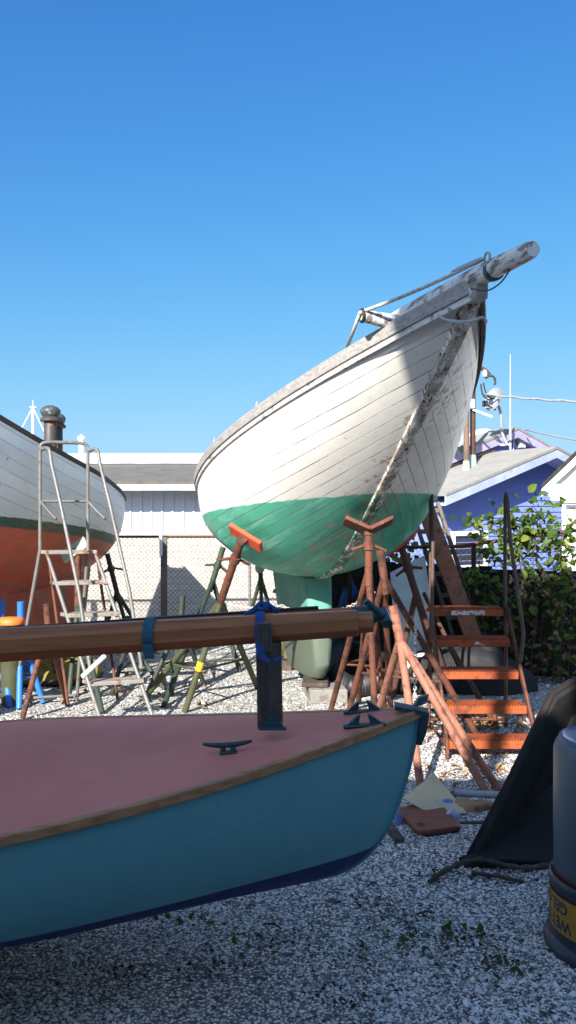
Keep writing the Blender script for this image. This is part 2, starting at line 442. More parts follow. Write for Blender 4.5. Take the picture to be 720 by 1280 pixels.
tag(build('ground', mb, GM, smooth=True), kind='structure')

# loose shell chips lying on top (countless)
def chips(name, count, area, smin, smax, mat, lift=0.0, flat=.35):
    r = np.random.default_rng(11); V = []; Fc = []; o = 0
    for _ in range(count):
        x, y = area(r)
        s = smin * (smax / smin) ** (r.random() ** 1.8); m = r.integers(5, 8); a0 = r.random() * 6.28
        ang = a0 + (np.arange(m) + r.random(m) * .6) * 2 * np.pi / m; rad = s * (.6 + .5 * r.random(m)); el = .55 + .45 * r.random()
        tilt = r.normal(0, .38, 2); px, py = np.cos(ang) * rad, np.sin(ang) * rad * el
        ca, sa = math.cos(a0), math.sin(a0); px, py = px * ca - py * sa, px * sa + py * ca
        z0 = hgt(x, y) + s * flat * .6 + lift
        V += [(x + px[i], y + py[i], z0 + px[i] * tilt[0] + py[i] * tilt[1] - .3 * s * flat) for i in range(m)]
        V.append((x, y, z0 + s * flat)); 
        Fc += [(o + i, o + (i + 1) % m, o + m) for i in range(m)]; o += m + 1
    b = MB(); b.v = V; b.f = Fc
    ob = build(name, b, mat); return ob
k = NT('shell_chip'); g = k.n('ShaderNodeNewGeometry')
cc = k.ramp(g.outputs['Random Per Island'], [(0, (.04, .037, .034)), (.16, (.13, .125, .115)), (.3, (.46, .45, .42)), (.62, (.7, .69, .66)), (1, (.84, .83, .8))])
cc = k.mix(k.step(k.noise(60, 4, .6), .4, .75), cc, k.mix(.5, cc, (.3, .28, .26)))
CHIP = k.done(cc, .75, None, 0, .3)
def a_near(r):
    while 1:
        y = 2.55 + 4.6 * r.random() ** 1.35; x = (r.random() * 2 - 1) * (.38 * y + .25)
        q = math.sin(1.9 * x + 2.3) * math.sin(2.3 * y + .7) + .5 * math.sin(5.3 * x + y) * math.sin(4.7 * y)
        if r.random() < .55 - .5 * q: return x, y
tag(chips('shell_gravel', 62000, a_near, .004, .0155, CHIP), kind='stuff')
def a_far(r):
    y = 6.5 + 5 * r.random(); return (r.random() * 2 - 1) * (.4 * y), y
tag(chips('shell_gravel', 9000, a_far, .009, .024, CHIP), kind='stuff')

dk_c = [gnd(*q) for q in ((500, 1148), (575, 1172), (330, 1168), (280, 1205), (470, 1130), (160, 1215), (640, 1100), (610, 1205), (430, 1240), (560, 1092))]
def a_dark(r):
    if r.random() < .25: return a_near(r)
    c = dk_c[r.integers(len(dk_c))]; return c.x + r.normal(0, .085), c.y + r.normal(0, .05)
tag(chips('bark_chips', 1300, a_dark, .003, .014, simple('dark_bits', (.03, .026, .018), .9, [(9, (.02, .03, .012), .5, .6)]), .006), kind='stuff')
# leaves
def leaf_mat(name, c1, c2, c3, trans=.35):
    k = NT(name); g = k.n('ShaderNodeNewGeometry')
    col = k.ramp(g.outputs['Random Per Island'], [(0, c1), (.55, c2), (1, c3)])
    k.done(col, .5, None, 0, .35)
    tr = k.n('ShaderNodeBsdfTranslucent'); k.l(k.mix(.55, col, (.22, .26, .01)), tr.inputs[0])
    mx = k.n('ShaderNodeMixShader'); mx.inputs[0].default_value = trans
    k.l(k.b.outputs[0], mx.inputs[1]); k.l(tr.outputs[0], mx.inputs[2]); k.l(mx.outputs[0], k.out.inputs[0])
    return k.m
LEAF = leaf_mat('vine_leaf', (.02, .05, .012), (.045, .1, .018), (.12, .17, .025))
LEAFY = leaf_mat('bright_leaf', (.035, .07, .013), (.08, .13, .022), (.2, .23, .04))
DRYL = leaf_mat('dry_leaf', (.1, .045, .02), (.26, .13, .06), (.42, .26, .14), .15)
WEED = leaf_mat('weed_leaf', (.02, .045, .012), (.04, .08, .02), (.07, .12, .03), .25)
BARK = simple('vine_bark', (.07, .05, .035), .9, [(20, (.12, .09, .06), .5, .65)], (60, .5))
def leaves(pts, smin, smax, r, droop=.5, normal=None):
    mb = MB()
    for p in pts:
        s = r.uniform(smin, smax); p = Vector(p)
        d = Vector((r.gauss(0, 1), r.gauss(0, 1), r.gauss(-droop, .6))).normalized()
        nn = Vector((r.gauss(0, .7), r.gauss(-.2, .7), r.gauss(.8, .5)))
        x = d.cross(nn).normalized(); up = x.cross(d)
        fold = r.uniform(.08, .3)
        a = [p, p + d * s * .3 + x * s * .36 + up * s * fold, p + d * s * .7 + x * s * .3 + up * s * fold * .8, p + d * s * 1.05 - up * s * .12,
             p + d * s * .7 - x * s * .3 + up * s * fold * .8, p + d * s * .3 - x * s * .36 + up * s * fold]
        mid = p + d * s * .5
        mb.add(a + [mid], [(0, 1, 6), (1, 2, 6), (2, 3, 6), (3, 4, 6), (4, 5, 6), (5, 0, 6)])
    return mb

# ================================================================== the big sailboat
PB = {'L': 7.4666, 'B': 2.2545, 'tm': 0.5103, 'pb': 1.8953, 'bT': 0.0598, 'z0': 1.767, 'zm': 1.2342, 'z1': 0.9535, 'ts': 0.9466, 'Lf': 0.5201, 'es': 1.236, 'La': 0.4305, 'za': 0.889, 'ea': 1.0277, 'pb_': 1.0167, 'qb_': 0.9962, 'pm': 3.8616, 'qm': 1.659, 'ps': 1.961, 'qs': 1.2789, 'yaw': -1.319, 'pitch': 0.1068, 'roll': 0.0471, 'u0': 598.3791, 'v0': 362.106, 'D': 5.2105, 'zw': 0.6484, 'zw2': 0.4161}
KB = .87
Q = scaled(PB, KB)
boat, MBIG = hull_root('sailboat', 'old wooden sailboat with white topsides, green bottom and long bowsprit propped high on stands', 'boat', PB, KB)
G, tt = hull_grid(Q, 90, 44)
HULLB = hull_mat('big_hull_paint', Q['L'], (.8, .77, .71), [(Q['zw'], Q['zw2'], (.042, .38, .26))], plank=.095, worn=.8, flake=(.34, .27, .19), bottom_patch=(.2, .58, .45), seam=.004, rot=1.1)
build('hull', hull_shell(G, tt), HULLB, boat, 62, local=True)
build('deck', deck_mesh(G, .07, .03, .05), simple('deck_paint', (.5, .5, .46), .7), boat, 30, local=True)
build('cap_rail', rail_mesh(G, -1, .03, .05, .065, .012, bow_extra=.012), GREYRAIL, boat, 40, local=True, bevel=.006)
build('cap_rail', rail_mesh(G, 1, .03, .05, .065, .012, bow_extra=.012), GREYRAIL, boat, 40, local=True, bevel=.006)
build('rubbing_strake', rail_mesh(G, -1, .018, .002, -.012, .045), simple('strake_paint', (.5, .48, .44), .8, [(15, (.2, .17, .14), .5, .62)]), boat, 40, local=True)
build('rubbing_strake', rail_mesh(G, 1, .018, .002, -.012, .045), DARKRAIL, boat, 40, local=True)
i1 = int(np.searchsorted(tt, PB['Lf'] * 1.05))
build('stem_post', stem_mesh(G, 1, i1, .085, .02, .05), STEMW, boat, 50, local=True)
build('keel_timber', stem_mesh(G, i1 - 2, len(tt) - 4, .13, .05, .06), simple('keel_green', (.025, .2, .13), .7, [(9, (.2, .14, .09), .56, .66)], (30, .4)), boat, 50, local=True)
z0 = Q['z0']
sprit = MB().tube([(-1.3, 0, z0 + .22), (-.72, 0, z0 + .157), (0, 0, z0 + .07), (.3, 0, z0 + .03), (.525, 0, z0 - .002), (.552, 0, z0 - .006)], [.065, .063, .056, .050, .044, .036], 20)
bs = build('bowsprit', sprit, SPRIT, boat, 50, local=True)
build('end_band', MB().tube([(.16, 0, z0 + .040), (.19, 0, z0 + .0365)], .056, 18), BRONZE, bs, 50, local=True)
build('shackle', T([(.12 + .03 * math.cos(a), .0, z0 + .125 + .028 * math.sin(a)) for a in np.linspace(0, 6.28, 13)[:-1]], .007, 8, closed=True), GREYM, bs, True, local=True)
# knees under the bowsprit
kn = MB().prism([(-.75, -.035, z0 - .03), (.03, -.035, z0 - .06), (.05, -.035, z0 + .02), (-.6, -.035, z0 + .09)], (0, .07, 0))
build('knighthead', kn, GREYRAIL, boat, local=True, bevel=.008)
cl = smooth_path([(-.32, -.13, z0 + .05), (-.2, -.13, z0 - .09), (-.05, -.055, z0 - .16), (.005, 0, z0 - .155), (-.05, .055, z0 - .16), (-.2, .13, z0 - .09)], 5)
build('stem_strap', T(cl, .009, 8), GREYM, boat, True, local=True)
build('bobstay', T(smooth_path([(.37, -.02, z0 - .03), (.3, -.04, z0 - .075), (.17, -.05, z0 - .07), (.03, -.06, z0 - .005)], 5), .004, 6), BLACKR, boat, True, local=True)
# timber catted across the foredeck, with a ring
def scr(p):
    q = MBIG @ Vector(p); return CX + F * q.x / q.y
ib = min(range(len(tt)), key=lambda i: abs(scr((G[i, -1][0], -G[i, -1][1], G[i, -1][2])) - 486)); sb = G[ib, -1]
cat0 = Vector((sb[0] + .02, -sb[1] + .3, sb[2] + .04)); cat1 = Vector((sb[0] + .02, -sb[1] - .15, sb[2] + .13))
cb_ = build('cathead', MB().tube([cat0, (cat0 + cat1) / 2, cat1], [.055, .05, .035], 10), SPRIT, boat, 50, local=True)
build('ring', T([cat1 + Vector((.035 * math.cos(a), 0, .035 * math.sin(a))) for a in np.linspace(0, 6.28, 15)[:-1]], .010, 8, closed=True), BLACKR, cb_, True, local=True)
for tv in (.30, .44, .56, .66, .74):
    q = G[int(np.searchsorted(tt, tv)), -1]; c = Vector((q[0], -q[1], q[2] + .075))
    e = T([c + Vector((.018 * math.cos(a), 0, .02 + .018 * math.sin(a))) for a in np.linspace(0, 6.28, 11)[:-1]], .005, 6, closed=True)
    e.tube([c - Vector((0, 0, .02)), c + Vector((0, 0, .004))], .005, 6)
    build('eyebolt', e, GREYM, boat, True, local=True)
# keel: world-vertical tapered slab below the hull
kx0, kx1 = -3.42, -4.62
prof = [(kx0, .12), (kx0 - .01, -.2), (kx0 - .03, -.5), (kx0 - .08, -.66), (kx0 - .2, -.77), (kx0 - .42, -.80), (kx1 + .1, -.72), (kx1, -.5), (kx1 - .1, .36)]
hw = [.13, .115, .095, .08, .06, .055, .06, .085, .12]
mb = MB(); n = len(prof); vs = []; fs = []
for lv, (f_, dx) in enumerate(((1, 0), (.72, 1), (0, 1.35), (-.72, 1), (-1, 0))):
    for (x, z), w_ in zip(prof, hw):
        cx_ = (kx0 + kx1) / 2; vs.append((x + (.035 if x > cx_ else -.035) * dx, w_ * f_, z - (.03 * dx if z < -.6 else 0)))
fs += [tuple(range(n)), tuple(reversed(range(4 * n, 5 * n)))]
for lv in range(4): fs += [(lv * n + i, lv * n + (i + 1) % n, lv * n + n + (i + 1) % n, lv * n + n + i) for i in range(n)]
mb.add(vs, fs)
k = NT('keel_paint_and_shade'); st = k.noise(4, 6, .7, k.coord('Object', (5, 5, .35)))
c = k.mix(k.step(k.noise(4, 5, .6), .35, .7), (.11, .33, .25), (.07, .25, .185)); c = k.mix(k.step(st, .6, .68), c, (.24, .13, .05)); c = k.mix(k.step(k.noise(16, 6, .7), .58, .7), c, (.3, .27, .22)); sp_ = k.n('ShaderNodeSeparateXYZ'); k.l(k.tc.outputs['Object'], sp_.inputs[0]); c = k.mix(k.math('SUBTRACT', 1.0, k.step(k.math('MULTIPLY_ADD', k.noise(5, 5, .6), .3, sp_.outputs[2]), -.32, -.12)), c, (.1, .13, .095))  # the lower keel's shadow is painted in as grey-green
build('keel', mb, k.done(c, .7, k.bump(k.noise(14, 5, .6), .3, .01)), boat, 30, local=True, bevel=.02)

# rope from the bowsprit to the cathead ring and the rail
wp = lambda p: MBIG @ Vector(p)
r0 = wp((.10, 0, z0 + .135)); r1 = wp(cat1 + Vector((0, -.01, .02))); ie = min(range(len(tt)), key=lambda i: abs(scr((G[i, -1][0], -G[i, -1][1], G[i, -1][2])) - 436)); r2 = wp((G[ie, -1][0], -G[ie, -1][1] + .0, G[ie, -1][2] + .07))
def twist(a, b, sag=0.0, n=24):
    return [a.lerp(b, i / n) - Vector((0, 0, sag * 4 * (i / n) * (1 - i / n))) for i in range(n + 1)]
mb = T(twist(r0, r1, .015) + [r1 - Vector((0, 0, .012))], .011, 8); mb.tube([r1, r2], .011, 8)
d = (r1 - r0).normalized()
rp = thing('mooring_rope', 'pale rope stretched from bowsprit down to ring and rail of the white and green sailboat', 'rope', r0)
build('rope', mb, ROPE, rp, True)
mb = T([r0 + d * .02, r0 + d * .06, r0 + d * .16, r0 + d * .2], [.013, .017, .015, .010], 8)
build('splice', mb, GREYM, rp, True)

# blocks under the keel
kb = wp(((kx0 + kx1) / 2, 0, -.6)); kf = wp((kx0 - .3, 0, -.82))
c = kf; top = c.z - .0
o = thing('concrete_block', 'grey concrete block under the green keel', 'block', (c.x + .02, c.y - .06, 0)); mbb = MB().box((c.x + .08, c.y - .06, .065), (.34, .5, .13), Matrix.Rotation(R(5), 3, 'Z'), .012)
build('block', mbb, CONC, o)
o = thing('keel_timber_block', 'dark timber packing under the keel, on the concrete block', 'timber', (c.x, c.y, .13)); build('timber', MB().box((c.x - .01, c.y - .02, .133 + max(.03, (top - .13)) / 2), (.24, .4, max(.03, top - .13)), Matrix.Rotation(R(-4), 3, 'Z'), .008), DTIMB, o)
p = gnd(345, 838); o = thing('timber_offcut', 'short dark timber lying on shells behind the crutch post', 'timber', p); build('plank', MB().box(p + Vector((0, 0, .06)), (.36, .16, .12), Matrix.Rotation(R(-6), 3, 'Z'), .01), DTIMB, o)

# ================================================================== boat stands
def stand(name, label, cat, head, joint, feet, mat, r=.03, group='boat stands propping the hulls', pad=None, handle=None, lmat=None, hub=None, braces=True, screw=None):
    head, joint = Vector(head), Vector(joint)
    base = sum((Vector(f) for f in feet), Vector()) / len(feet); base.z = 0
    s = thing(name, label, cat, base, group)
    build('post', T([joint - (head - joint).normalized() * .12, joint, head], r * 1.1, 12), mat, s, 60)
    d = (head - joint).normalized()
    for f in feet:
        f = Vector(f); a = joint + (f - joint).normalized() * .015
        build('leg', T([a, f], r * .9, 12), lmat or mat, s, 60)
    if braces and len(feet) > 2:
        q = [joint.lerp(Vector(f), .62) for f in feet]
        mb = MB()
        for i in range(len(q)): mb.tube([q[i], q[(i + 1) % len(q)]], r * .35, 6)
        build('brace', mb, lmat or mat, s, 60)
    if handle is not None:
        c = joint.lerp(head, handle); x = Vector((1, .2, 0)).normalized(); x = (x - d * x.dot(d)).normalized()
        mb = T([c - x * .13 - d * .03, c - x * .04, c + x * .04, c + x * .13 - d * .04], .013, 8); mb.tube([c - d * .03, c + d * .03], r * 1.5, 12)
        build('screw_handle', mb, mat, s, 60)
    if pad == 'vee':
        x = Vector((1, .05, 0)).normalized(); y = Vector((0, 1, -.35)).normalized(); z = x.cross(y).normalized(); z = z if z.z > 0 else -z
        mb = MB()
        for sg in (-1, 1):
            a = head + z * .0; b = head + x * sg * .175 + z * .085
            mb.bar(a, b, .16, .03, z, .004)
        mb.tube([head - d * .03, head + z * .005], r * 1.35, 12)
        build('vee_bracket', mb, mat, s, 40)
    elif pad is not None:
        p0, p1, nrm, w, m = pad
        pd = build('pad_board', MB().bar(p0, p1, w, .035, nrm, .005), m, s)
        mid = (Vector(p0) + Vector(p1)) / 2
        mb = MB().bar(head - d * .01, mid - Vector(nrm).normalized() * .016, .09, .07); build('swivel', mb, mat, s, 40)
    if hub is not None:
        build('top_plate', MB().lathe(head, [(0, .03), (.05, .02), (.065, -.02), (.04, -.07), (.0, -.09)], 14), hub, s, 50)
    return s

Y1 = 6.2
stand('boat_stand', 'rusty stand with dark V bracket under the green bow, chief prop of the sailboat', 'boat stand', at(461, 664, Y1), at(461, 712, Y1), [gnd(412, 893) + Vector((0, 0, 0)), gnd(448, 880), gnd(470, 935), gnd(482, 898)], RUST, .027, pad='vee', handle=.62)
stand('boat_stand', 'bare rusty stand with no pad, leaning right beside the V bracket stand', 'boat stand', at(475, 688, 6.12), at(480, 722, 6.12), [gnd(432, 905), gnd(489, 898), gnd(604, 932)], RUST, .027)
s3 = stand('boat_stand', 'pale rusty empty stand nearest the blue dinghy bow with splayed legs', 'boat stand', at(491, 757, 5.45), at(500, 800, 5.45), [gnd(462, 925), gnd(527, 992), gnd(626, 991), gnd(611, 996)], RUSTL, .028, braces=False)
hd = at(301, 677, 6.82)
n4 = Vector((-.62, -.42, -.66))
s4 = stand('boat_stand', 'stand with red pad board under the green bilge, left of the keel', 'boat stand', hd, at(276, 752, 7.2), [gnd(231, 890), gnd(323, 862), gnd(180, 874)], RUST, .03, pad=(at(288, 660, 6.86), at(327, 684, 6.74), n4, .13, REDB), handle=.72, lmat=OLIVE)
lg0, lg1 = at(276, 752, 7.2), gnd(231, 890); c = lg0.lerp(lg1, .58); dd = (lg1 - lg0).normalized()
build('tape', T([c - dd * .04, c + dd * .04], .031, 14), simple('yellow_tape', (.7, .4, .02), .5), [q for q in s4.children if q.name.startswith('leg')][0], 60)
stand('boat_stand', 'dark green stand left of the red pad board stand, in front of the mesh fence', 'boat stand', at(279, 684, 9.2), at(266, 726, 9.2), [gnd(204, 884), gnd(222, 832), gnd(300, 840)], DGREEN, .028, handle=.45)
stand('boat_stand', 'green stand with pale rounded top standing behind the keel, by the fence', 'boat stand', at(325, 708, 10.2), at(326, 722, 10.2), [gnd(300, 812), gnd(328, 806), gnd(352, 812)], DGREEN, .026, hub=simple('pale_green_top', (.3, .42, .36), .6), braces=False)
stand('boat_stand', 'black stand with cross handle right of the grey step ladder', 'boat stand', at(134, 692, 10.0), at(146, 740, 10.0), [gnd(124, 812), gnd(166, 812), gnd(188, 808)], DGREEN, .027, handle=.6)
hs = at(97, 690, 8.2)
stand('boat_stand', 'rusty stand with pale green pad under the red hull stern', 'boat stand', hs, at(97, 756, 8.2), [gnd(86, 872), gnd(118, 868), gnd(128, 892)], RUST, .028, pad=(at(78, 698, 8.2), at(108, 677, 8.2), Vector((.35, -.55, .74)), .14, simple('pale_pad', (.36, .4, .3), .7)), lmat=DGREEN)
stand('boat_stand', 'low rusty stand below the red hull, left of the grey step ladder', 'boat stand', at(58, 755, 7.2), at(60, 782, 7.2), [gnd(28, 898), gnd(84, 880), gnd(70, 850)], RUST, .027, braces=False)
stand('boat_stand', 'dark rusty stand on the far side of the bow, two flat plates at its neck', 'boat stand', at(498, 672, 7.7), at(520, 742, 7.7), [gnd(566, 868), gnd(548, 846), gnd(490, 872)], RUSTD, .03, handle=.45, pad=(at(486, 690, 7.7), at(520, 664, 7.5), Vector((-.4, -.3, .8)), .14, REDB))
stand('boat_stand', 'dark olive stand with crossing legs between the fence post and the red pad board stand', 'boat stand', at(228, 745, 8.0), at(226, 775, 8.0), [gnd(182, 872), gnd(214, 868), gnd(256, 858), gnd(246, 832)], DGREEN, .026)
stand('boat_stand', 'small dark stand with low legs right of the grey step ladder foot', 'boat stand', at(160, 770, 8.6), at(160, 800, 8.6), [gnd(140, 868), gnd(206, 862), gnd(172, 838)], DGREEN, .024)
# blue stands
for lab, hx, ft in (('bright blue stand at the left edge under the red hull', (2, 790), [(12, 884), (-22, 878), (42, 852)]), ('bright blue stand nearest the grey step ladder, under the red hull', (26, 792), [(24, 886), (54, 878), (-4, 870)])):
    stand('boat_stand', lab, 'boat stand', at(hx[0], hx[1] - 40, 7.7), at(*hx, 7.7), [gnd(*f) for f in ft], BLUEP, .03, braces=True)

# ================================================================== the red-bottomed boat on the left
PL = {'L': 7.0004, 'B': 2.2112, 'tm': 0.5899, 'pb': 1.3412, 'bT': 0.121, 'z0': 2.5033, 'zm': 1.2258, 'z1': 1.6381, 'ts': 0.7988, 'Lf': 0.3635, 'es': 1.686, 'La': 0.5849, 'za': 0.5784, 'ea': 1.5678, 'pb_': 1.2836, 'qb_': 0.889, 'pm': 1.9286, 'qm': 1.0863, 'ps': 3.2825, 'qs': 1.2187, 'yaw': -1.7244, 'pitch': 0.0995, 'roll': 0.0382, 'u0': -391.256, 'v0': 252.7699, 'D': 5.3522, 'zw': 0.79, 'zw2': -0.0494}
KL = .93; PL = scaled(PL, KL); PL['D'] *= 1.0
red, MRED = hull_root('sailboat', 'white sailboat with dark green stripe and red bottom at the left edge', 'boat', PL, KL, 1.0)
GL, tl = hull_grid(PL, 70, 40)
HULLR = hull_mat('red_hull_paint', PL['L'], (.8, .8, .75), [(PL['zw'], PL['zw2'], (.02, .085, .06)), (PL['zw'] - .085, PL['zw2'], (.62, .11, .045))], plank=.11, worn=.9, flake=(.16, .14, .11), seam=.003, seamcol=(.2, .17, .13), bottom_patch=(.3, .1, .05))
build('hull', hull_shell(GL, tl), HULLR, red, 62, local=True)
build('deck', deck_mesh(GL, .02, .02, .06), simple('grey_deck', (.4, .4, .38), .7), red, 30, local=True)
for sg in (1, -1): build('toe_rail', rail_mesh(GL, sg, .012, .04, .035, .012), DARKRAIL, red, 40, local=True, bevel=.005)
# long keel deadwood
mb = MB(); i0 = int(np.searchsorted(tl, .3)); xs_ = np.linspace(-.32 * PL['L'], -.86 * PL['L'], 12)
def kzl(x): return GL[min(int(np.searchsorted(-GL[:, 0, 0], -x)), len(GL) - 1), 0, 2]
vs = []; fs = []
for i, x in enumerate(xs_):
    zt = kzl(x) + .12; zb_ = -.5 + .09 * (i / 11) + (.3 * max(0, (2 - i) / 2)); zm_ = (zt + zb_) / 2
    vs += [(x, -.13, zt), (x, -.09, zm_), (x, -.06, zb_), (x, .06, zb_), (x, .09, zm_), (x, .13, zt)]
for i in range(11):
    for j in range(6): fs.append((i * 6 + j, i * 6 + (j + 1) % 6, i * 6 + 6 + (j + 1) % 6, i * 6 + 6 + j))
fs += [tuple(range(6)), tuple(66 + j for j in reversed(range(6)))]
REDK = simple('red_keel_paint', (.4, .085, .04), .7, [(6, (.28, .12, .08), .5, .62), (22, (.5, .3, .22), .62, .7)], (20, .3))
build('keel', mb.add(vs, fs), REDK, red, local=True, bevel=.02)
build('rudder', MB().box((-.9 * PL['L'], 0, .22), (.5, .06, 1.3), Matrix.Rotation(R(-16), 3, 'Y'), .02), REDK, red, local=True)
# keel blocks
for dy, lab in ((7.2, 'dark timber block under the front of the red keel'), (8.6, 'dark timber block under the aft end of the red keel')):
    c = Vector((-2.75, dy, 0)); o = thing('keel_timber_block', lab, 'timber', c); build('timber', MB().box(c + Vector((0, 0, .1)), (.5, .3, .2), Matrix.Rotation(R(3), 3, 'Z'), .01), DTIMB, o)
# stove pipes standing on deck
def stovepipe(c, h, r, lab):
    o = thing('stove_pipe', lab, 'stove pipe', c, 'stove pipes on the red boat deck')
    PIPE = PIPEM
    build('flue', MB().lathe(c, [(r, -.3), (r, h), (r * .8, h + .02)], 20), PIPE, o, 50)
    build('collar', MB().lathe(c + Vector((0, 0, h * .80)), [(r * .9, 0), (r * 1.62, .0), (r * 1.62, .022), (r * 1.05, .05)], 22), PIPEM, o, 50)
    build('cap', MB().lathe(c + Vector((0, 0, h * .9)), [(r * 1.05, 0), (r * 1.3, .02), (r * 1.52, .045), (r * 1.58, .07), (r * 1.2, .1), (.5 * r, .118), (0, .12)], 22), simple('cap_' + str(len(ORIG)), (.05, .055, .06), .5, [(20, (.3, .3, .28), .6, .66)]), o, 50)
PIPEM = simple('rusty_flue', (.045, .04, .038), .6, [(14, (.2, .06, .03), .54, .62), (30, (.35, .33, .3), .66, .7)], (40, .3))
pc = at(63, 562, 8.2); stovepipe(Vector((pc.x, 8.2, pc.z)), .34, .062, 'taller rusty stove pipe with grey cap on the deck of the red boat')
pc = at(72, 562, 8.45); stovepipe(Vector((pc.x, 8.45, pc.z)), .27, .05, 'shorter rusty stove pipe tucked behind the taller one')

# distant mast
mp = at(41, 560, 60); o = thing('mast', 'thin white mast with stays far beyond the red boat', 'mast', (mp.x, 60, 0))
build('pole', T([(mp.x, 60, 0), (mp.x, 60, at(41, 508, 60).z)], [.13, .09], 10), WHITEM, o)
mb = MB(); tp = Vector((mp.x, 60, at(41, 509, 60).z))
for dx in (-1.6, 1.35): mb.tube([tp, (mp.x + dx * 1.6, 60.2, 4.4)], .035, 5)
mb.bar(tp - Vector((.22, 0, 0)), tp + Vector((.22, 0, 0)), .06, .06); mb.tube([tp, tp + Vector((0, 0, .5))], .03, 5)
build('rigging', mb, WHITEM, o)

# ================================================================== the dinghy in front
PD = {'L': 4.2432, 'B': 1.7051, 'tm': 0.5082, 'pb': 1.5738, 'bT': 0.6148, 'z0': 0.7411, 'zm': 0.5803, 'z1': 0.6081, 'ts': 0.5002, 'Lf': 0.2002, 'es': 4.8632, 'La': 0.6141, 'za': 0.1168, 'ea': 1.7679, 'pb_': 1.8434, 'qb_': 1.1985, 'pm': 3.6153, 'qm': 3.9999, 'ps': 2.765, 'qs': 1.7444, 'yaw': -0.0735, 'pitch': 0.0855, 'roll': 0.0487, 'u0': 525.2236, 'v0': 886.5765, 'D': 3.7693, 'zw': 0.1182, 'zw2': -0.0082}
KD = .8; QD = scaled(PD, KD)
ding, MD = hull_root('dinghy', 'small wooden sailing dinghy with pink deck, teal sides and navy bottom in the shade', 'dinghy', PD, KD)
GD, td = hull_grid(QD, 90, 40)
k = NT('teal_hull_paint'); sep = k.n('ShaderNodeSeparateXYZ'); k.l(k.tc.outputs['Object'], sep.inputs[0])
z = k.math('MULTIPLY_ADD', sep.outputs[0], QD['zw2'] / QD['L'], sep.outputs[2])
f = k.math('SUBTRACT', 1.0, k.step(z, QD['zw'] + .0205, QD['zw'] + .0245))
c = k.mix(k.step(k.noise(2.4, 6, .6), .3, .7), (.1, .28, .315), (.125, .315, .345)); c = k.mix(k.math('MULTIPLY', k.step(k.noise(30, 6, .7, k.coord('Object', (1, 1, 3))), .58, .72), .35), c, (.09, .33, .38))
c = k.mix(k.math('MULTIPLY', k.step(k.noise(5, 7, .7, k.coord('Object', (1, 3, .4))), .55, .75), .3), c, (.05, .19, .22))
# one long faint scratch below the rail, following the sheer
uvp = k.n('ShaderNodeUVMap', uv_map='plank'); su = k.n('ShaderNodeSeparateXYZ'); k.l(uvp.outputs[0], su.inputs[0])
ln = k.math('ABSOLUTE', k.math('SUBTRACT', su.outputs[1], k.math('MULTIPLY_ADD', k.noise(1.3, 2, .5), .01, .155)))
ln = k.math('MULTIPLY', k.math('SUBTRACT', 1.0, k.step(ln, .0008, .0024)), k.step(k.noise(3, 5, .7), .45, .6))
c = k.mix(k.math('MULTIPLY', ln, .5), c, (.25, .42, .45))
c = k.mix(f, c, k.mix(k.step(k.noise(8, 6, .6), .4, .7), (.012, .02, .1), (.018, .028, .125)))
c = k.mix(k.math('MULTIPLY', k.step(k.noise(11, 8, .75, k.coord('Object', (.6, 1, 5))), .62, .7), .3), c, (.2, .33, .35)); c = k.mix(k.math('MULTIPLY', k.step(k.noise(3, 8, .75), .56, .72), .35), c, (.05, .13, .15))
TEAL = k.done(c, k.math('MULTIPLY_ADD', k.noise(6, 4, .6), .15, .42), k.bump(k.noise(7, 4, .6), .06, .01), 0, .3)
build('hull', hull_shell(GD, td), TEAL, ding, 62, local=True)
k = NT('pink_deck_paint'); c = k.mix(k.step(k.noise(2.2, 7, .65), .35, .7), (.6, .2, .145), (.66, .235, .175)); c = k.mix(k.math('MULTIPLY', k.step(k.noise(24, 8, .75), .6, .75), .3), c, (.55, .28, .26)); c = k.mix(k.math('MULTIPLY', k.step(k.noise(4, 8, .7), .57, .72), .35), c, (.36, .13, .12))
build('deck', deck_mesh(GD, -.004, .0, .028, 25), k.done(c, .7, k.bump(k.noise(160, 3, .6), .12, .004), 0, .3), ding, 30, local=True)
for sg in (-1, 1): build('rub_rail', rail_mesh(GD, sg, .016, .012, .008, .026), VARN2, ding, 40, local=True, bevel=.006)
build('stem_strip', stem_mesh(GD, 1, int(np.searchsorted(td, .2)), .022, .008, .02), simple('stem_teal', (.06, .22, .27), .5), ding, 50, local=True)
zd = QD['z0']
mbp = MB().prism([(.028, -.03, zd - .02), (-.09, -.034, zd + .012), (-.085, 0, zd + .016), (-.09, .034, zd + .012), (.028, .03, zd - .02)], (0, 0, .014))
mbp.prism([(.012, -.018, zd + .02), (.034, -.012, zd + .05), (.034, .012, zd + .05), (.012, .018, zd + .02)], (-.035, 0, -.006))
st_ = GD[:int(np.searchsorted(td, .2)), 0]
fr = [(st_[i][0] + .016, 0, st_[i][2]) for i in range(1, len(st_)) if st_[i][2] > zd - .16]
mbp.tube(fr, [.02] * (len(fr) - 1) + [.012], 10)
build('stem_head_fitting', mbp, BRONZE, ding, 40, local=True)
def deckz(x, yf=0.0):
    i = int(np.searchsorted(-GD[:, 0, 0], -x)); q = GD[i, -1]; return q[2] + .004 + .028 * (1 - yf * yf) * min(1, q[1] / .4), q[1]
# bow chocks
for sg in (-1, 1):
    x = -.2; z, hb = deckz(x, .7); mb = MB(); y = sg * hb * .68
    mb.box((x, y, z + .004), (.15, .03, .012), None, .004)
    for q in (-1, 1):
        mb.prism([(x + q * .062, y - .011, z + .008), (x + q * .02, y - .011, z + .008), (x + q * .012, y - .011, z + .045), (x + q * .03, y - .011, z + .036)], (0, .022, 0))
    build('bow_chock', mb, BRONZE, ding, local=True, bevel=.004)
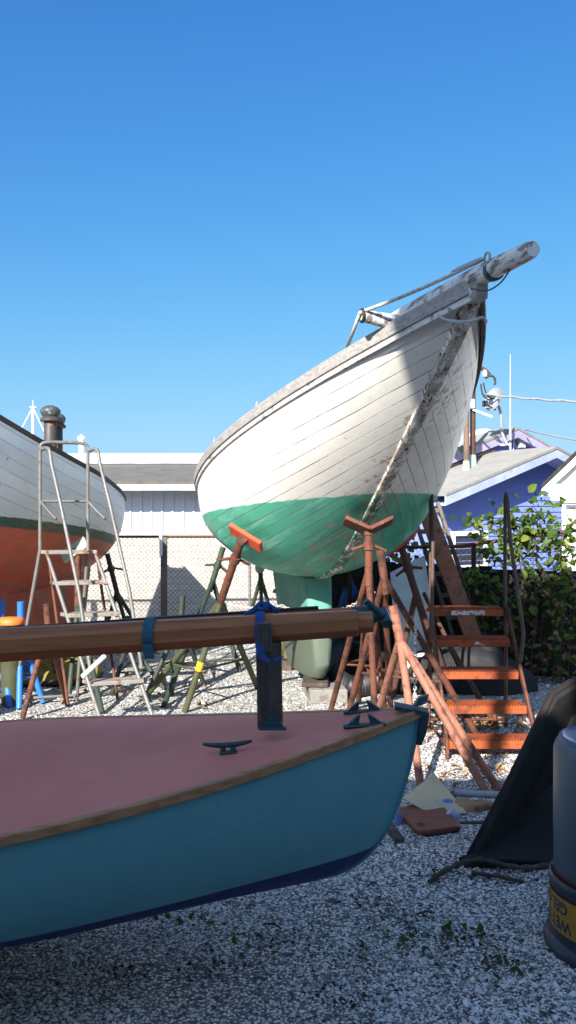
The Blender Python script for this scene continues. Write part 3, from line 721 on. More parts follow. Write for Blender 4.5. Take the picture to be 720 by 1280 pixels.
# cleat (long horns)
x = -.67
z, hb = deckz(x, .4); cc_ = Vector((x, -.17, z))
mb = MB().box(cc_ + Vector((0, 0, .004)), (.06, .028, .010), None, .003)
for q in (-1, 1): mb.tube([cc_ + Vector((q * .019, 0, .004)), cc_ + Vector((q * .016, 0, .03))], [.011, .008], 10)
mb.tube([cc_ + Vector((a, 0, b_)) for a, b_ in ((-.084, .038), (-.06, .033), (-.025, .029), (.025, .029), (.06, .033), (.084, .038))], [.005, .0075, .0095, .0095, .0075, .005], 10)
build('cleat', mb, BRONZE, ding, 50, local=True)
# wooden timber rest under the dinghy at the left edge
c = MD @ Vector((-2.2, 0, 0)); o = thing('boat_rest', 'grey timber rest carrying the dinghy, its corner showing at the lower left edge', 'timber rest', (c.x, c.y, 0))
mb = MB().bar((-.93, 2.18, 0), (-.99, 2.6, c.z - .03), .1, .06, (1, 0, 0), .006); mb.bar((-.96, 4.1, 0), (-1.0, 3.7, c.z - .03), .1, .06, (1, 0, 0), .006)
build('leg', MB().bar((-1.13, 2.62, 0), (-1.16, 2.66, c.z + .12), .12, .09, (0, 1, 0), .008), TIMB, o)
build('leg', MB().bar((-1.13, 3.75, 0), (-1.16, 3.7, c.z + .12), .12, .09, (0, 1, 0), .008), TIMB, o)
build('bearer', MB().bar((-1.16, 2.5, c.z - .08), (-1.16, 3.9, c.z - .08), .09, .12, (0, 0, 1), .008), TIMB, o)
# crutch post standing on deck, and the two spars it carries
px = -.66; zz, hb = deckz(px, 0)
def dk(u, v, Y): return at(u, v, Y)
pb0 = at(338, 908, 2.98); pw = .088; ptop = at(335, 758, 2.93)
o = thing('spar_crutch', 'dark slotted timber post standing on the pink deck and holding the spars', 'post', pb0)
mb = MB(); ax = (ptop - pb0).normalized(); xr = Vector((1, 0, 0))
hS = (at(336, 800, 2.96) - pb0).length
mb.bar(pb0, pb0 + ax * hS, .088, .07, (0, 1, 0), .004)
build('post', mb, CRUTCH, o)
build('cheek', MB().bar(pb0 + ax * (hS - .03) + Vector((-.012, -.062, 0)), pb0 + ax * (hS + .075) + Vector((-.012, -.062, 0)), .05, .022, (0, 1, 0), .004), CRUTCH, o)
build('cheek', MB().bar(pb0 + ax * (hS - .03) + Vector((.0, .2, 0)), pb0 + ax * (hS + .06) + Vector((.0, .2, 0)), .05, .022, (0, 1, 0), .004), CRUTCH, o)
mb = MB().box(pb0 + Vector((.01, -.045, .005)), (.095, .03, .01), None, .003)
mb.prism([pb0 + Vector((.01 + a, -.048, b_)) for a, b_ in ((-.04, .008), (-.025, .03), (-.02, .055), (0, .068), (.02, .055), (.025, .03), (.04, .008))], (0, .012, 0))
build('foot_bracket', mb, BRONZE, o, bevel=.003)
# near, octagonal boom: local X runs along the spar so the grain does too
def spar_part(nm, p0, p1, prof, n, mat, parent, rot):
    p0, p1 = Vector(p0), Vector(p1); d = p1 - p0; L = d.length
    m = Matrix.Translation(p0) @ d.to_track_quat('X', 'Z').to_matrix().to_4x4()
    mb = MB().tube([(x * L, 0, 0) for x, r_ in prof], [r_ for x, r_ in prof], n, sides_rot=rot)
    o = build(nm, mb, mat, None, 25, local=True, bevel=.002 if n == 8 else 0)
    o.parent = parent; o.matrix_local = Matrix.Translation(-ORIG[parent.name]) @ m
    return o
n0, n1 = at(-420, 832, 3.0), at(447, 778.5, 2.95)
s1 = thing('boom_spar', 'thick eight-sided varnished boom in front, strapped to the crutch post', 'spar', n0, 'varnished spars over the dinghy')
spar_part('spar', n0, n1, [(0, .066), (.5, .062), (.85, .052), (1, .0475)], 8, VARN, s1, math.pi / 8)
e1 = n1 + (n1 - n0).normalized() * .052
spar_part('tenon', n1 - (n1 - n0).normalized() * .01, e1, [(0, .038), (1, .037)], 8, VARN, s1, math.pi / 8)
f0, f1 = at(-420, 832, 3.2), at(456, 769.5, 3.14)
s2 = thing('boom_spar', 'slimmer varnished spar behind with black track on top and bronze end fitting', 'spar', f0, 'varnished spars over the dinghy')
spar_part('spar', f0, f1, [(0, .05), (.7, .046), (1, .034)], 16, VARN, s2, 0)
dd = (f1 - f0).normalized()
build('sail_track', MB().bar(f0 + Vector((0, 0, .052)), f0.lerp(f1, .935) + Vector((0, 0, .042)), .022, .012, (0, 0, 1), .002), BLACKR, s2)
mb = T([f1 - dd * .045, f1 + dd * .03], .037, 16); mb.tube([f1 + dd * .03, f1 + dd * .06], [.034, .02], 12)
mb.tube([f1 + dd * .045 + Vector((.02, -.02, 0)), f1 + dd * .05 + Vector((-.05, -.03, .055))], [.013, .011], 10)
mb.tube([f1 + dd * .045 + Vector((.035, -.04, -.03)), f1 + dd * .05 + Vector((.02, .03, .012))], [.02, .018], 10)
build('end_fitting', mb, BRONZE, s2, 50)
# webbing round the spars
def belt(path, w, axis, th=.004):
    axis = Vector(axis).normalized(); mb = MB(); P = [Vector(p) for p in path]; vs = []; k = len(P)
    for i, p in enumerate(P):
        t = (P[min(i + 1, k - 1)] - P[max(i - 1, 0)]).normalized(); nn = t.cross(axis).normalized()
        vs += [p - axis * w / 2, p + axis * w / 2, p + axis * w / 2 + nn * th, p - axis * w / 2 + nn * th]
    fs = [(i * 4 + j, i * 4 + (j + 1) % 4, i * 4 + 4 + (j + 1) % 4, i * 4 + 4 + j) for i in range(k - 1) for j in range(4)]
    fs += [(3, 2, 1, 0), tuple((k - 1) * 4 + j for j in range(4))]
    return mb.add(vs, fs)
dn = (n1 - n0).normalized()
def ringpath(c, r_, a0, a1, n=26, squash=1.0):
    up = Vector((0, 0, 1)); yv = dn.cross(up).normalized()
    return [c + yv * math.cos(R(a0 + (a1 - a0) * i / n)) * r_ + up * math.sin(R(a0 + (a1 - a0) * i / n)) * r_ * squash for i in range(n + 1)]
tc = (191 + 420) / (447 + 420); c1 = n0.lerp(n1, tc)
o = thing('webbing_strap', 'teal webbing sleeve wrapped round the thick boom, near its middle', 'strap', c1)
pth = ringpath(c1, .0615, 20, 380); build('strap', belt(pth, .036, dn, .005), TEALSTRAP, o, 40)
tail = [c1 + Vector((0, -.062, -.02)), c1 + Vector((.004, -.068, -.045)), c1 + Vector((.008, -.062, -.068))]
build('strap_tail', belt(tail, .034, dn, .005), TEALSTRAP, o, 40)
c2 = n0.lerp(n1, (327 + 420) / 867)
o = thing('webbing_strap', 'blue webbing lashing knotted over both spars at the crutch post', 'strap', c2)
build('strap', belt(ringpath(c2, .060, -40, 215), .03, dn, .005), STRAP, o, 40)
dpt = [c2 + Vector((-.005, -.062, .0)), c2 + Vector((.0, -.085, -.05)), c2 + Vector((.012, -.09, -.085)), c2 + Vector((.05, -.085, -.098)), c2 + Vector((.068, -.07, -.085))]
build('strap_tail', belt(smooth_path(dpt, 5), .026, (1, .2, .1), .005), STRAP, o, 40)
mb = MB(); kc = c2 + Vector((.0, .09, .058))
kp = [kc + .55 * Vector(q) for q in ((-.1, -.1, -.03), (-.04, -.02, .0), (.0, .02, .035), (.035, .0, .015), (.0, -.03, .0), (-.02, .03, .012), (.03, .04, .028), (.08, .02, .0), (.11, .0, -.01))]
build('knot', T(smooth_path(kp, 5), .0105, 8), STRAP, o, True)

# ================================================================== rusty step ladder on the right
o = thing('step_ladder', 'rusty orange rolling step ladder with five ribbed treads, right of the boat stands', 'step ladder', (1.45, 6.2, 0))
LY = [5.95, 6.13, 6.31, 6.49, 6.67]; LZ = [.112, .315, .53, .742, .955]; xl, xr_ = 1.125, 1.735
TREAD = RUSTO
k = NT('faded_sticker'); sticker = k.done(k.mix(k.step(k.noise(50, 5, .7), .42, .55), (.16, .07, .03), (.6, .57, .5)), .7)
for i, (y, z) in enumerate(zip(LY, LZ)):
    mb = MB(); wdt = .58 + .03 * (1 - i / 4); cxx = (xl + xr_) / 2 - .012 * i * .6
    mb.box((cxx, y + .006, z - .026), (wdt, .012, .054), None, .003)
    mb.box((cxx, y + .19, z - .02), (wdt, .01, .04), None, .003)
    nb = 30
    mb.box((cxx, y + .1, z - .014), (wdt, .185, .006))
    for j in range(nb):
        x = cxx - wdt / 2 + wdt * (j + .5) / nb
        mb.box((x, y + .1, z + .0), (.0095, .186, .02))
    tr = build('tread', mb, TREAD, o, bevel=.0)
    if i == 4: build('sticker', MB().box((cxx + .012, y - .0018, z - .027), (.265, .002, .034)), sticker, tr)
    if i == 3: build('sticker', MB().prism([(cxx + .02, y - .001, z - .04), (cxx + .1, y - .001, z - .04), (cxx + .08, y - .001, z - .03), (cxx + .05, y - .001, z - .014), (cxx + .02, y - .001, z - .012)], (0, -.002, 0)), sticker, tr)
for x, sg in ((xl - .012, -1), (xr_ + .005, 1)):
    sl = -.018 * sg
    build('stringer', MB().bar((x, 5.93, -.0), (x + .0, 5.96, .12), .022, .04, (0, 1, 0), .003).bar((x, 5.955, .11), (x + sl, 6.69, .965), .02, .045, (0, 1, 0), .003), RUST, o)
    build('rear_leg', T([(x + sl, 6.71, .97), (x + sl * .4, 6.76, .0)], .014, 10), RUST, o, 60)
    hb = [(x + sl, 6.74, .95), (x + sl, 6.74, 1.5), (x + sl, 6.73, 1.83), (x + sl, 6.705, 1.868), (x + sl, 6.67, 1.84), (x + sl + .005 * sg, 6.6, 1.5), (x + sl + .045 * sg, 6.42, .90), (x + sl + .05 * sg, 6.39, .80), (x + sl + .015 * sg, 6.35, .60)]
    build('handrail', T(hb, .0145, 10), simple('rail_rust_' + str(sg), (.075, .045, .035), .7, [(22, (.2, .08, .04), .56, .68)], (60, .3)), o, 60)
build('base_bar', T([(xl, 6.76, .07), (xr_, 6.76, .07)], .012, 8).tube([(xr_ - .1, 6.72, .02), (xr_ - .1, 6.72, .12)], .016, 8).tube([(xl, 5.95, .06), (xl + .0, 6.76, .05)], .011, 8), RUST, o, 60)

# ================================================================== grey step ladder on the left
W5 = .41; ang = R(31)
A0 = at(116, 853, 6.8); cw, sw_ = math.cos(ang), math.sin(ang)
wx = Vector((cw, sw_ * .55, 0)).normalized(); cl_ = Vector((-math.sin(R(43)), math.cos(R(43)), 0))
zz_ = [.356, .60, .855, 1.115, 1.385]
def LP(i, w, dz=0, f=0.0):
    p = A0 + wx * (W5 * w) + cl_ * (.185 * i + f); p.z = zz_[0] + (zz_[4] - zz_[0]) * i / 4 + dz; return p
o = thing('step_ladder', 'tall grey tubular step ladder with looped handrails beside the red hull', 'step ladder', (A0.x, A0.y + .3, 0))
for i in range(5):
    tr = build('tread', MB().prism([LP(i, 0), LP(i, 1), LP(i, 1, 0, .17), LP(i, 0, 0, .17)], (0, 0, -.032)), ALUT, o, bevel=.005)
for w in (0, 1):
    ft = LP(-1, w, -.0); ft.z = 0; ft = LP(-.93, w); ft.z = 0
    build('stringer', T([ft, LP(4, w, -.03, .03)], .0165, 10), GALV, o, 60)
    tp = LP(4, w, 0, .16)
    rf = tp + cl_ * .25 - wx * .12 * (1 if w == 0 else -.2); rf.z = 0
    build('rear_leg', T([tp, rf], .0165, 10), GALV, o, 60)
    m1 = LP(4, w, 0, .02); m2 = LP(1.0, w, .0); m2.z = 0
    build('brace', T([m1, LP(1.2, w, -.55, .18)], .013, 8), RUST, o, 60)
    h = .88
    pts = [LP(4, w, -.02, .16), LP(4, w, h - .06, .16), LP(4, w, h, .12), LP(4, w, h + .0, -.0), LP(3.75, w, h - .06), LP(2.9, w, .70), LP(1.2, w, .40), LP(.2, w, .04)]
    build('handrail', T(smooth_path(pts[:5], 4) + pts[5:], .0155, 10), GALV, o, 60)
    build('mid_rail', T([LP(4, w, .43, .16), LP(3.6, w, .43, .05), LP(3.28, w, .46, .0)], .012, 8), GALV, o, 60)
build('top_rail', T(smooth_path([LP(4, 0, .86, .16), LP(4, .06, .94, .16), LP(4, .5, .95, .16), LP(4, .94, .94, .16), LP(4, 1, .86, .16)], 5), .0155, 10), GALV, o, 60)
build('back_rail', T([LP(4, 0, .43, .165), LP(4, 1, .43, .165)], .012, 8), GALV, o, 60)
a, b = LP(4, 0, 0, .16) + cl_ * .22, LP(4, 1, 0, .16) + cl_ * .22; a.z = b.z = .05
build('base_bar', T([a - wx * .1, b], .014, 8), GALV, o, 60)
# short pale tube clipped across the ladder's lower part
a = at(103, 846, 6.7); b = at(131, 820, 6.85)
o = thing('pipe_offcut', 'short cream pipe stuck slanting through the lower treads of the grey step ladder', 'pipe', a); build('pipe', T([a, b], .02, 10), WHITEM, o, 60)

# ================================================================== chain-link fences
def mesh_panel(p0, p1, zlo, zhi, cell=.055, r=.0022, clip=None):
    p0, p1 = Vector(p0), Vector(p1); d = p1 - p0; L = d.length; d.normalize(); nrm = Vector((d.y, -d.x, 0))
    mb = MB(); Hh = zhi - zlo; k = int((L + Hh) / cell) + 1
    def strand(a, b, off):
        (x0, z0_), (x1, z1_) = a, b
        q0 = p0 + d * x0 + Vector((0, 0, zlo + z0_)) + nrm * off; q1 = p0 + d * x1 + Vector((0, 0, zlo + z1_)) + nrm * off
        mb.tube([q0, q1], r, 3, cap=False)
    for i in range(-int(Hh / cell) - 1, int(L / cell) + 1):
        x = i * cell
        a0, b0 = max(0, x), min(L, x + Hh)
        if b0 > a0: strand((a0, a0 - x), (b0, b0 - x), .003)
        x2 = x + Hh
        a0, b0 = max(0, x2 - Hh), min(L, x2)
        if b0 > a0: strand((a0, x2 - a0), (b0, x2 - b0), -.003)
    return mb
FY = 11.55
fz = at(0, 671, FY).z
o = thing('chain_link_fence', 'chain-link fence with rusty top rail across the back, before the white shed', 'fence', (-2, FY, 0))
build('wire_mesh', mesh_panel((-6, FY, 0), (.9, FY + .1, 0), .03, fz, .062, .003), WIRE, o)
build('top_rail', T([(-6, FY, fz), (.9, FY + .1, fz)], .018, 8), RUSTD, o, 60)
for u, m in ((205, TIMB), (20, TIMB)):
    c = at(u, 700, FY - .03); 
    pst = build('fence_post', MB().bar((c.x, c.y, 0), (c.x, c.y, fz + .0), .085, .06, (0, 1, 0), .006), m, o)
    build('sleeve', T([(c.x - .035, c.y - .04, fz - .25), (c.x - .035, c.y - .04, fz + .05)], .022, 10).lathe((c.x - .035, c.y - .04, fz + .05), [(.034, 0), (.03, .025), (.0, .03)], 12), WHITEM, pst, 60)
build('fence_post', T([(at(312, 700, FY).x, FY + .03, 0), (at(312, 700, FY).x, FY + .03, fz + .02)], .02, 10), GALV, o, 60)

# right-hand fence with dark screen, running along the lot edge
RF0, RF1 = Vector((.35, 9.4, 0)), Vector((3.6, 8.35, 0))
o = thing('chain_link_fence', 'rusty topped chain-link fence overgrown with vines behind the rusty ladder', 'fence', (2, 8.7, 0))
zr0, zr1 = at(545, 686, 8.86).z, at(710, 656, 8.42).z
tl_ = lambda p, q, f: p.lerp(q, f)
build('wire_mesh', mesh_panel(RF0, RF1, .02, 1.36, .06, .0021), WIRE, o)
build('top_rail', T([RF0 + Vector((0, 0, 1.31)), tl_(RF0, RF1, .45) + Vector((0, 0, 1.36)), tl_(RF0, RF1, .75) + Vector((0, 0, 1.52)), RF1 + Vector((0, 0, 1.6))], .019, 8), RUST, o, 60)
for f in (.1, .49, .97): 
    c = tl_(RF0, RF1, f); build('fence_post', T([c, c + Vector((0, 0, 1.37 + .2 * max(0, f - .45)))], .025, 10), RUSTD, o, 60)
# dark weathered board screen just behind it
o = thing('board_fence', 'low dark weathered board fence behind the vine covered chain-link', 'fence', (2, 9, 0))
d = (RF1 - RF0).normalized(); nr = Vector((-d.y, d.x, 0)); mb = MB(); 
L = (RF1 - RF0).length; nbd = 26
SCR = wood('black_boards', (.012, .010, .009), (.03, .025, .02), .95, 'Z', 40, .5)
for i in range(nbd):
    c = RF0 + d * (L * (i + .5) / nbd) + nr * .22; h = 1.2 - .14 * i / nbd + rnd.uniform(-.02, .02)
    mb.box(c + nr * (.018 * (i % 2)) + Vector((0, 0, h / 2)), (L / nbd * 1.08, .016, h), Matrix.Rotation(math.atan2(d.y, d.x), 3, 'Z'))
build('boards', mb, SCR, o)
mb = MB()
for z in (.25, .95): mb.bar(RF0 + nr * .26 + Vector((0, 0, z)), RF1 + nr * .26 + Vector((0, 0, z)), .04, .08)
build('stringer', mb, DTIMB, o)

# ================================================================== buildings
def siding_mat(name, c, var=.1):
    return simple(name, c, .55, [(5, tuple(x * .85 for x in c), .5, .7)], (30, .1), var=.05)
BLUEW = siding_mat('blue_siding', (.17, .24, .56)); BLUER = siding_mat('violet_siding', (.16, .18, .5))
WTRIM = simple('pale_trim', (.34, .4, .56), .5, [(7, (.28, .32, .45), .55, .7)]); VTRIM = simple('lilac_trim', (.34, .31, .47), .5, [(7, (.28, .25, .36), .55, .7)])
k = NT('grey_shingles'); vec = k.coord('Object')
br = k.n('ShaderNodeTexBrick'); k.l(k.coord('Object', (1, 1, 1)), br.inputs['Vector'])
br.inputs['Scale'].default_value = 4; br.inputs['Color1'].default_value = (.24, .237, .215, 1); br.inputs['Color2'].default_value = (.29, .285, .26, 1); br.inputs['Mortar'].default_value = (.16, .155, .145, 1); br.inputs['Mortar Size'].default_value = .012
c = k.mix(k.step(k.noise(2, 6, .7), .4, .75), br.outputs[0], (.21, .205, .19))
SHING = k.done(c, .95, k.bump(k.noise(50, 4, .6), .4, .01), 0, .1)
def clap(poly_fn, x0, x1, z0_, z1_, exp=.115, lip=.026):
    """overlapping boards in a wall plane (local x,z); poly_fn(z) gives the x limits"""
    mb = MB(); z = z0_
    while z < z1_:
        zt = min(z + exp + .01, z1_); a0, b0 = poly_fn(z); a1, b1 = poly_fn(zt)
        if b0 - a0 > .05 and b1 - a1 > .02:
            mb.add([(a0, -lip, z), (b0, -lip, z), (b1, -.002, zt), (a1, -.002, zt), (a0, 0, z), (b0, 0, z)], [(0, 1, 2, 3), (4, 5, 1, 0)])
        z += exp
    return mb
def frame(o, d):
    d = Vector(d).normalized(); return Matrix.Translation(o) @ Matrix(((d.x, -d.y, 0), (d.y, d.x, 0), (0, 0, 1))).to_4x4()
def xf(mb, m):
    mb.v = [tuple(m @ Vector(v)) for v in mb.v]; return mb
a35 = R(35); Pk = at(697, 558, 16.6) + Vector((-.287, .41, 0)); dv = Vector((math.cos(a35), math.sin(a35), 0)); pit = .312
HW = 2.8
house = thing('house', 'small blue clapboard house with two stepped gables and grey shingle roof', 'house', (Pk.x, Pk.y, 0))
def gable(P, hw, front_y, depth, zpk, sm, tm_, zlo=0.0, over=.28, left_over=.25, exp=.115, nm=''):
    m = frame((P.x, P.y, 0), dv)
    lim = lambda z: (-min(hw, (zpk - .12 - z) / pit), min(hw, (zpk - .12 - z) / pit))
    w = build('wall', xf(clap(lim, -hw, hw, zlo, zpk - .13, exp), m), sm, house)
    core = MB().prism([(-hw, .004, zlo), (hw, .004, zlo), (hw, .004, zpk - .12 - pit * hw), (0, .004, zpk - .12), (-hw, .004, zpk - .12 - pit * hw)], (0, depth - .01, 0))
    build('wall', xf(core, m), sm, house)
    # roof slabs
    th = .05
    for sg in (-1, 1):
        e = hw + left_over; ze = zpk - pit * e
        q = [(0, -over, zpk), (sg * e, -over, ze), (sg * e, depth, ze), (0, depth, zpk)]
        mb = MB().prism([Vector(v) for v in q], (0, 0, -th)); build('roof', xf(mb, m), SHING, house)
        # fascia (rake) board under the roof edge
        q = [(0, -over + .012, zpk - th - .002), (sg * e, -over + .012, ze - th - .002), (sg * e, -over + .012, ze - th - .17), (0, -over + .012, zpk - th - .17)]
        build('fascia', xf(MB().prism([Vector(v) for v in q], (0, .03, 0)), m), tm_, house)
        q = [(0, -over + .045, zpk - th - .17), (sg * e, -over + .045, ze - th - .17), (sg * e, 0.0, ze - th - .17), (0, 0.0, zpk - th - .17)]
        build('soffit', xf(MB().prism([Vector(v) for v in q], (0, 0, .012)), m), tm_, house)
    return m
mF = gable(Pk, HW, 0, 1.25, Pk.z, BLUEW, WTRIM, over=.5)
P2 = Pk + dv * .71 + Vector((-dv.y, dv.x, 0)) * 1.25; z2 = at(648, 533, 18.1).z
mR = gable(P2, 4.6, 0, 7.0, z2, BLUER, VTRIM, over=.2)
# corner board, window, flashing, wall fittings
build('corner_board', xf(MB().box((-HW + .05, -.03, 1.0), (.12, .03, 2.0)), mF), WTRIM, house)
def local_of(u, v, m, yl):
    """point of the wall plane y=yl in frame m seen at (u,v)"""
    o_ = Vector((0, 0, EYE)); dr = Vector(((u - CX) / F, 1, -(v - CY) / F)); mi = m.inverted(); a = mi @ o_; b = mi.to_3x3() @ dr
    t = (yl - a.y) / b.y; return a + b * t
q0 = local_of(566, 667, mF, -.03); q1 = local_of(607, 700, mF, -.03)
wc = (q0 + q1) / 2; ww, wh = abs(q1.x - q0.x), abs(q0.z - q1.z) * 2.4; wzc = q0.z - wh / 2
fr_ = MB()
for (x, z, sx, sz) in ((wc.x - ww / 2, wzc, .09, wh), (wc.x + ww / 2, wzc, .09, wh), (wc.x, wzc + wh / 2, ww + .09, .09), (wc.x, wzc - wh / 2, ww + .14, .08), (wc.x, wzc, ww - .08, .05)):
    fr_.box((x, -.035, z), (sx, .05 if sz != .05 else .035, sz))
wf = build('window', xf(fr_, mF), WHITEM, house, bevel=.004)
k = NT('dark_glass'); GLASS = k.done((.03, .035, .04), .08, None, 0, .6)
build('pane', xf(MB().box((wc.x, -.02, wzc), (ww - .08, .008, wh - .08)), mF), GLASS, wf)
# pink flashing along the junction of low roof and high gable
for sg in (-1, 1):
    q = [(0, 1.235, Pk.z + .005), (sg * 2.9, 1.235, Pk.z - pit * 2.9 + .005)]
    build('flashing', xf(MB().bar((q[0][0], 1.2, q[0][2] + .02), (q[1][0], 1.2, q[1][2] + .02), .07, .035), mF), simple('pink_flashing', (.55, .25, .2), .7, [(9, (.4, .35, .3), .55, .65)]), house)
a = local_of(541, 598, mF, 1.0); b = local_of(600, 581, mF, 1.0)
build('gutter_pipe', xf(MB().tube([a, b], .05, 10).box(b + Vector((.06, 0, .02)), (.16, .16, .14)), mF), WHITEM, house, 50)
c = local_of(652, 553, mR, -.06)
build('meter_box', xf(MB().box(c, (.17, .1, .24), None, .01), mR), WHITEM, house, bevel=.008)
c1_ = local_of(642, 552, mR, -.04)
build('conduit', xf(MB().tube([c1_ + Vector((0, 0, .15)), c1_ - Vector((0, 0, .38))], .018, 8), mR), WHITEM, house, 60)
# antenna pole with wall brackets
b0 = local_of(638, 572, mR, -.45); b1 = local_of(638, 443, mR, -.45)
o = thing('antenna_mast', 'tall thin antenna pole on brackets in front of the rear blue gable', 'antenna', mR @ b0)
build('pole', xf(MB().tube([b0, b0.lerp(b1, .45), b1], [.03, .022, .012], 8), mR), GREYM, o, 60)
for vv in (555.5, 568):
    p = local_of(638, vv, mR, -.45); build('bracket', xf(MB().bar(p + Vector((.02, 0, 0)), p + Vector((-.28, .02, -.02)), .035, .045), mR), WHITEM, o)
POLEW = simple('weathered_pole', (.15, .1, .07), .8, [(12, (.08, .05, .035), .5, .65)], (30, .3))
# vent poles / service masts through the low roof
for (u, v0_, v1_, lab, m) in ((583, 598, 500, 'brown service pole rising from the low shingle roof, the left one of the pair', POLEW), (591, 590, 470, 'dark service pole with weatherhead rising from the low shingle roof beside the brown pole', RUSTD)):
    Yp = 16.6 if u == 583 else 16.9; b = at(u, v0_, Yp); t = at(u, v1_, Yp)
    o = thing('service_pole', lab, 'pole', b); build('pole', T([b - Vector((0, 0, .3)), t], .055, 12), m, o, 60)
    build('boot', MB().lathe(b, [(.09, -.12), (.085, .12), (.062, .34), (.0, .35)], 14), simple('boot_' + str(u), (.3, .42, .36), .6, [(12, (.25, .15, .08), .55, .65)]), o, 50)
    if u == 591:
        h = at(596, 468, 16.9); mb = T(smooth_path([t, t + Vector((0, 0, .2)), h + Vector((.14, 0, .1)), h + Vector((.26, 0, -.02))], 5), .04, 10); build('weatherhead', mb, RUSTD, o, 60)
        mb = MB().lathe(at(606, 466, 16.8) - Vector((0, 0, .1)), [(0, 0), (.05, .02), (.055, .08), (.04, .15), (0, .17)], 12); build('insulator', mb, GREYM, o, 50)
        tp = lambda u_, v_: at(u_, v_, 16.8)
        mb = T(smooth_path([tp(607, 473), tp(612, 470), tp(617, 471), tp(619, 477), tp(618, 481)], 5), .022, 6); mb.tube(smooth_path([tp(601, 480), tp(603, 492), tp(609, 499), tp(615, 499)], 5), .016, 6); mb.tube(smooth_path([tp(604, 478), tp(607, 490), tp(612, 497), tp(617, 498)], 5), .014, 6)
        build('drop_wire', mb, BLACKR, o, True)
        mb = T([tp(591, 512), tp(615, 521)], .025, 6); mb.box(tp(590, 505), (.1, .1, .18), None, .01); build('stay', mb, WHITEM, o)
def dish(lab, c, rr, face, foot):
    o = thing('satellite_dish', lab, 'satellite dish', foot); c = Vector(c); fz_ = Vector(face).normalized()
    m = Matrix.Translation(c) @ fz_.to_track_quat('Z', 'Y').to_matrix().to_4x4()
    mb = MB().lathe((0, 0, 0), [(0, -.09), (rr * .5, -.068), (rr * .85, -.025), (rr, 0), (rr, .012), (rr * .84, -.008), (rr * .5, -.05), (0, -.072)], 24)
    build('reflector', xf(mb, m), simple('dish_' + str(len(ORIG)), (.24, .25, .27), .5), o, 50)
    mb = T(smooth_path([c - fz_ * .08, c - fz_ * .14 + Vector((.05, 0, -.25)), Vector(foot) + Vector((-.1, 0, .25)), foot], 5), .03, 8)
    build('arm', mb, GREYM, o, 60)
    build('receiver', T([c - fz_ * .05 - Vector((0, 0, rr * .8)), c + fz_ * .22 - Vector((0, 0, rr * .75)), ], .018, 8).box(c + fz_ * .25 - Vector((0, 0, rr * .72)), (.1, .1, .12), None, .01), BLACKR, o)
dish('small grey satellite dish on a bent arm above the rear roof edge, near the cable', at(617, 499, 17.4), .25, (-.82, -.5, .3), at(634, 556, 17.6))
dish('satellite dish half hidden behind the bow, low on the rear roof', at(569, 547, 17.0), .26, (-.3, -.6, .4), at(580, 566, 17.2))
dish('white satellite dish lying behind the rear roof ridge', at(602, 556, 18.6), .42, (-.35, -.75, .45), at(606, 575, 18.7))
# overhead cables
def cable(lab, pts, r):
    o = thing('overhead_cable', lab, 'cable', pts[0]); build('cable', T(pts, r, 6), CABLE, o, True)
def arc(a, b, sag, n=20): return [a.lerp(b, i / n) - Vector((0, 0, 4 * sag * (i / n) * (1 - i / n))) for i in range(n + 1)]
ca = at(606, 493, 16.8); cb2 = at(720, 489, 15.5) + (at(720, 489, 15.5) - ca) * 3
pp = arc(ca, cb2, .25, 60); mb2 = [p + Vector((0, .012 * math.cos(i * 1.6), .012 * math.sin(i * 1.6))) for i, p in enumerate(pp)]
o = thing('overhead_cable', 'thick twisted overhead cable leading right from the service pole', 'cable', ca); mb = T(mb2, .022, 6); mb.tube(pp, .016, 6); build('cable', mb, CABLE, o, True)
cable('thin overhead wire leading right from the rear gable peak', arc(at(657, 537, 18.2), at(720, 542, 17) + (at(720, 542, 17) - at(657, 537, 18.2)) * 4, .2), .018)

# white house at the right edge
Wc = at(690, 603, 13.0); dw = Vector((math.cos(R(-24)), math.sin(R(-24)), 0)); mW = frame((Wc.x, Wc.y, 0), dw)
wh_ = thing('house', 'white house corner with steep dark roof edge at the right edge of the photo', 'house', (Wc.x + 2, Wc.y + 2, 0))
k = NT('white_stucco'); STUC = k.done(k.mix(k.step(k.noise(3, 6, .7), .45, .75), (.78, .76, .72), (.66, .64, .6)), .9, k.bump(k.noise(26, 4, .6), .25, .01))
ez = Wc.z; hwW = 2.4; sl = .98
build('wall', xf(MB().box((hwW + .14, 2.5, (ez - .3) / 2), (2 * hwW, 4.9, ez - .3)), mW), simple('white_wall_low', (.7, .71, .74), .7, [(3, (.6, .6, .62), .5, .7)]), wh_)
build('gable_wall', xf(MB().prism([(.0, -.06, ez - .27), (2 * hwW + .28, -.06, ez - .27), (2 * hwW + .28, -.06, ez + .0), (hwW + .14, -.06, ez + sl * (hwW + .14)), (.0, -.06, ez - .0)], (0, 4.9, 0)), mW), STUC, wh_)
for sg in (-1, 1):
    xe = -.13 if sg < 0 else 2 * hwW + .41; xm = hwW + .14
    ze = ez + sl * .0 - .1; zm_ = ez + sl * (hwW + .14) + .03
    q = [(xm, -.22, zm_), (xe, -.22, ze), (xe, 5.0, ze), (xm, 5.0, zm_)]
    build('roof', xf(MB().prism([Vector(v) for v in q], (0, 0, .07)), mW), simple('dark_shingle' + str(sg), (.02, .02, .018), .95, [(20, (.04, .04, .035), .5, .65)], (40, .4)), wh_)
    q = [(xm, -.20, zm_ - .004), (xe, -.20, ze - .004), (xe, -.20, ze - .12), (xm, -.20, zm_ - .15)]
    build('fascia', xf(MB().prism([Vector(v) for v in q], (0, .05, 0)), mW), WHITEM, wh_)
build('cornice_return', xf(MB().box((.06, -.13, ez - .13), (.2, .14, .2), None, .02).box((.06, -.12, ez - .25), (.14, .1, .08), None, .015), mW), WHITEM, wh_, bevel=.01)
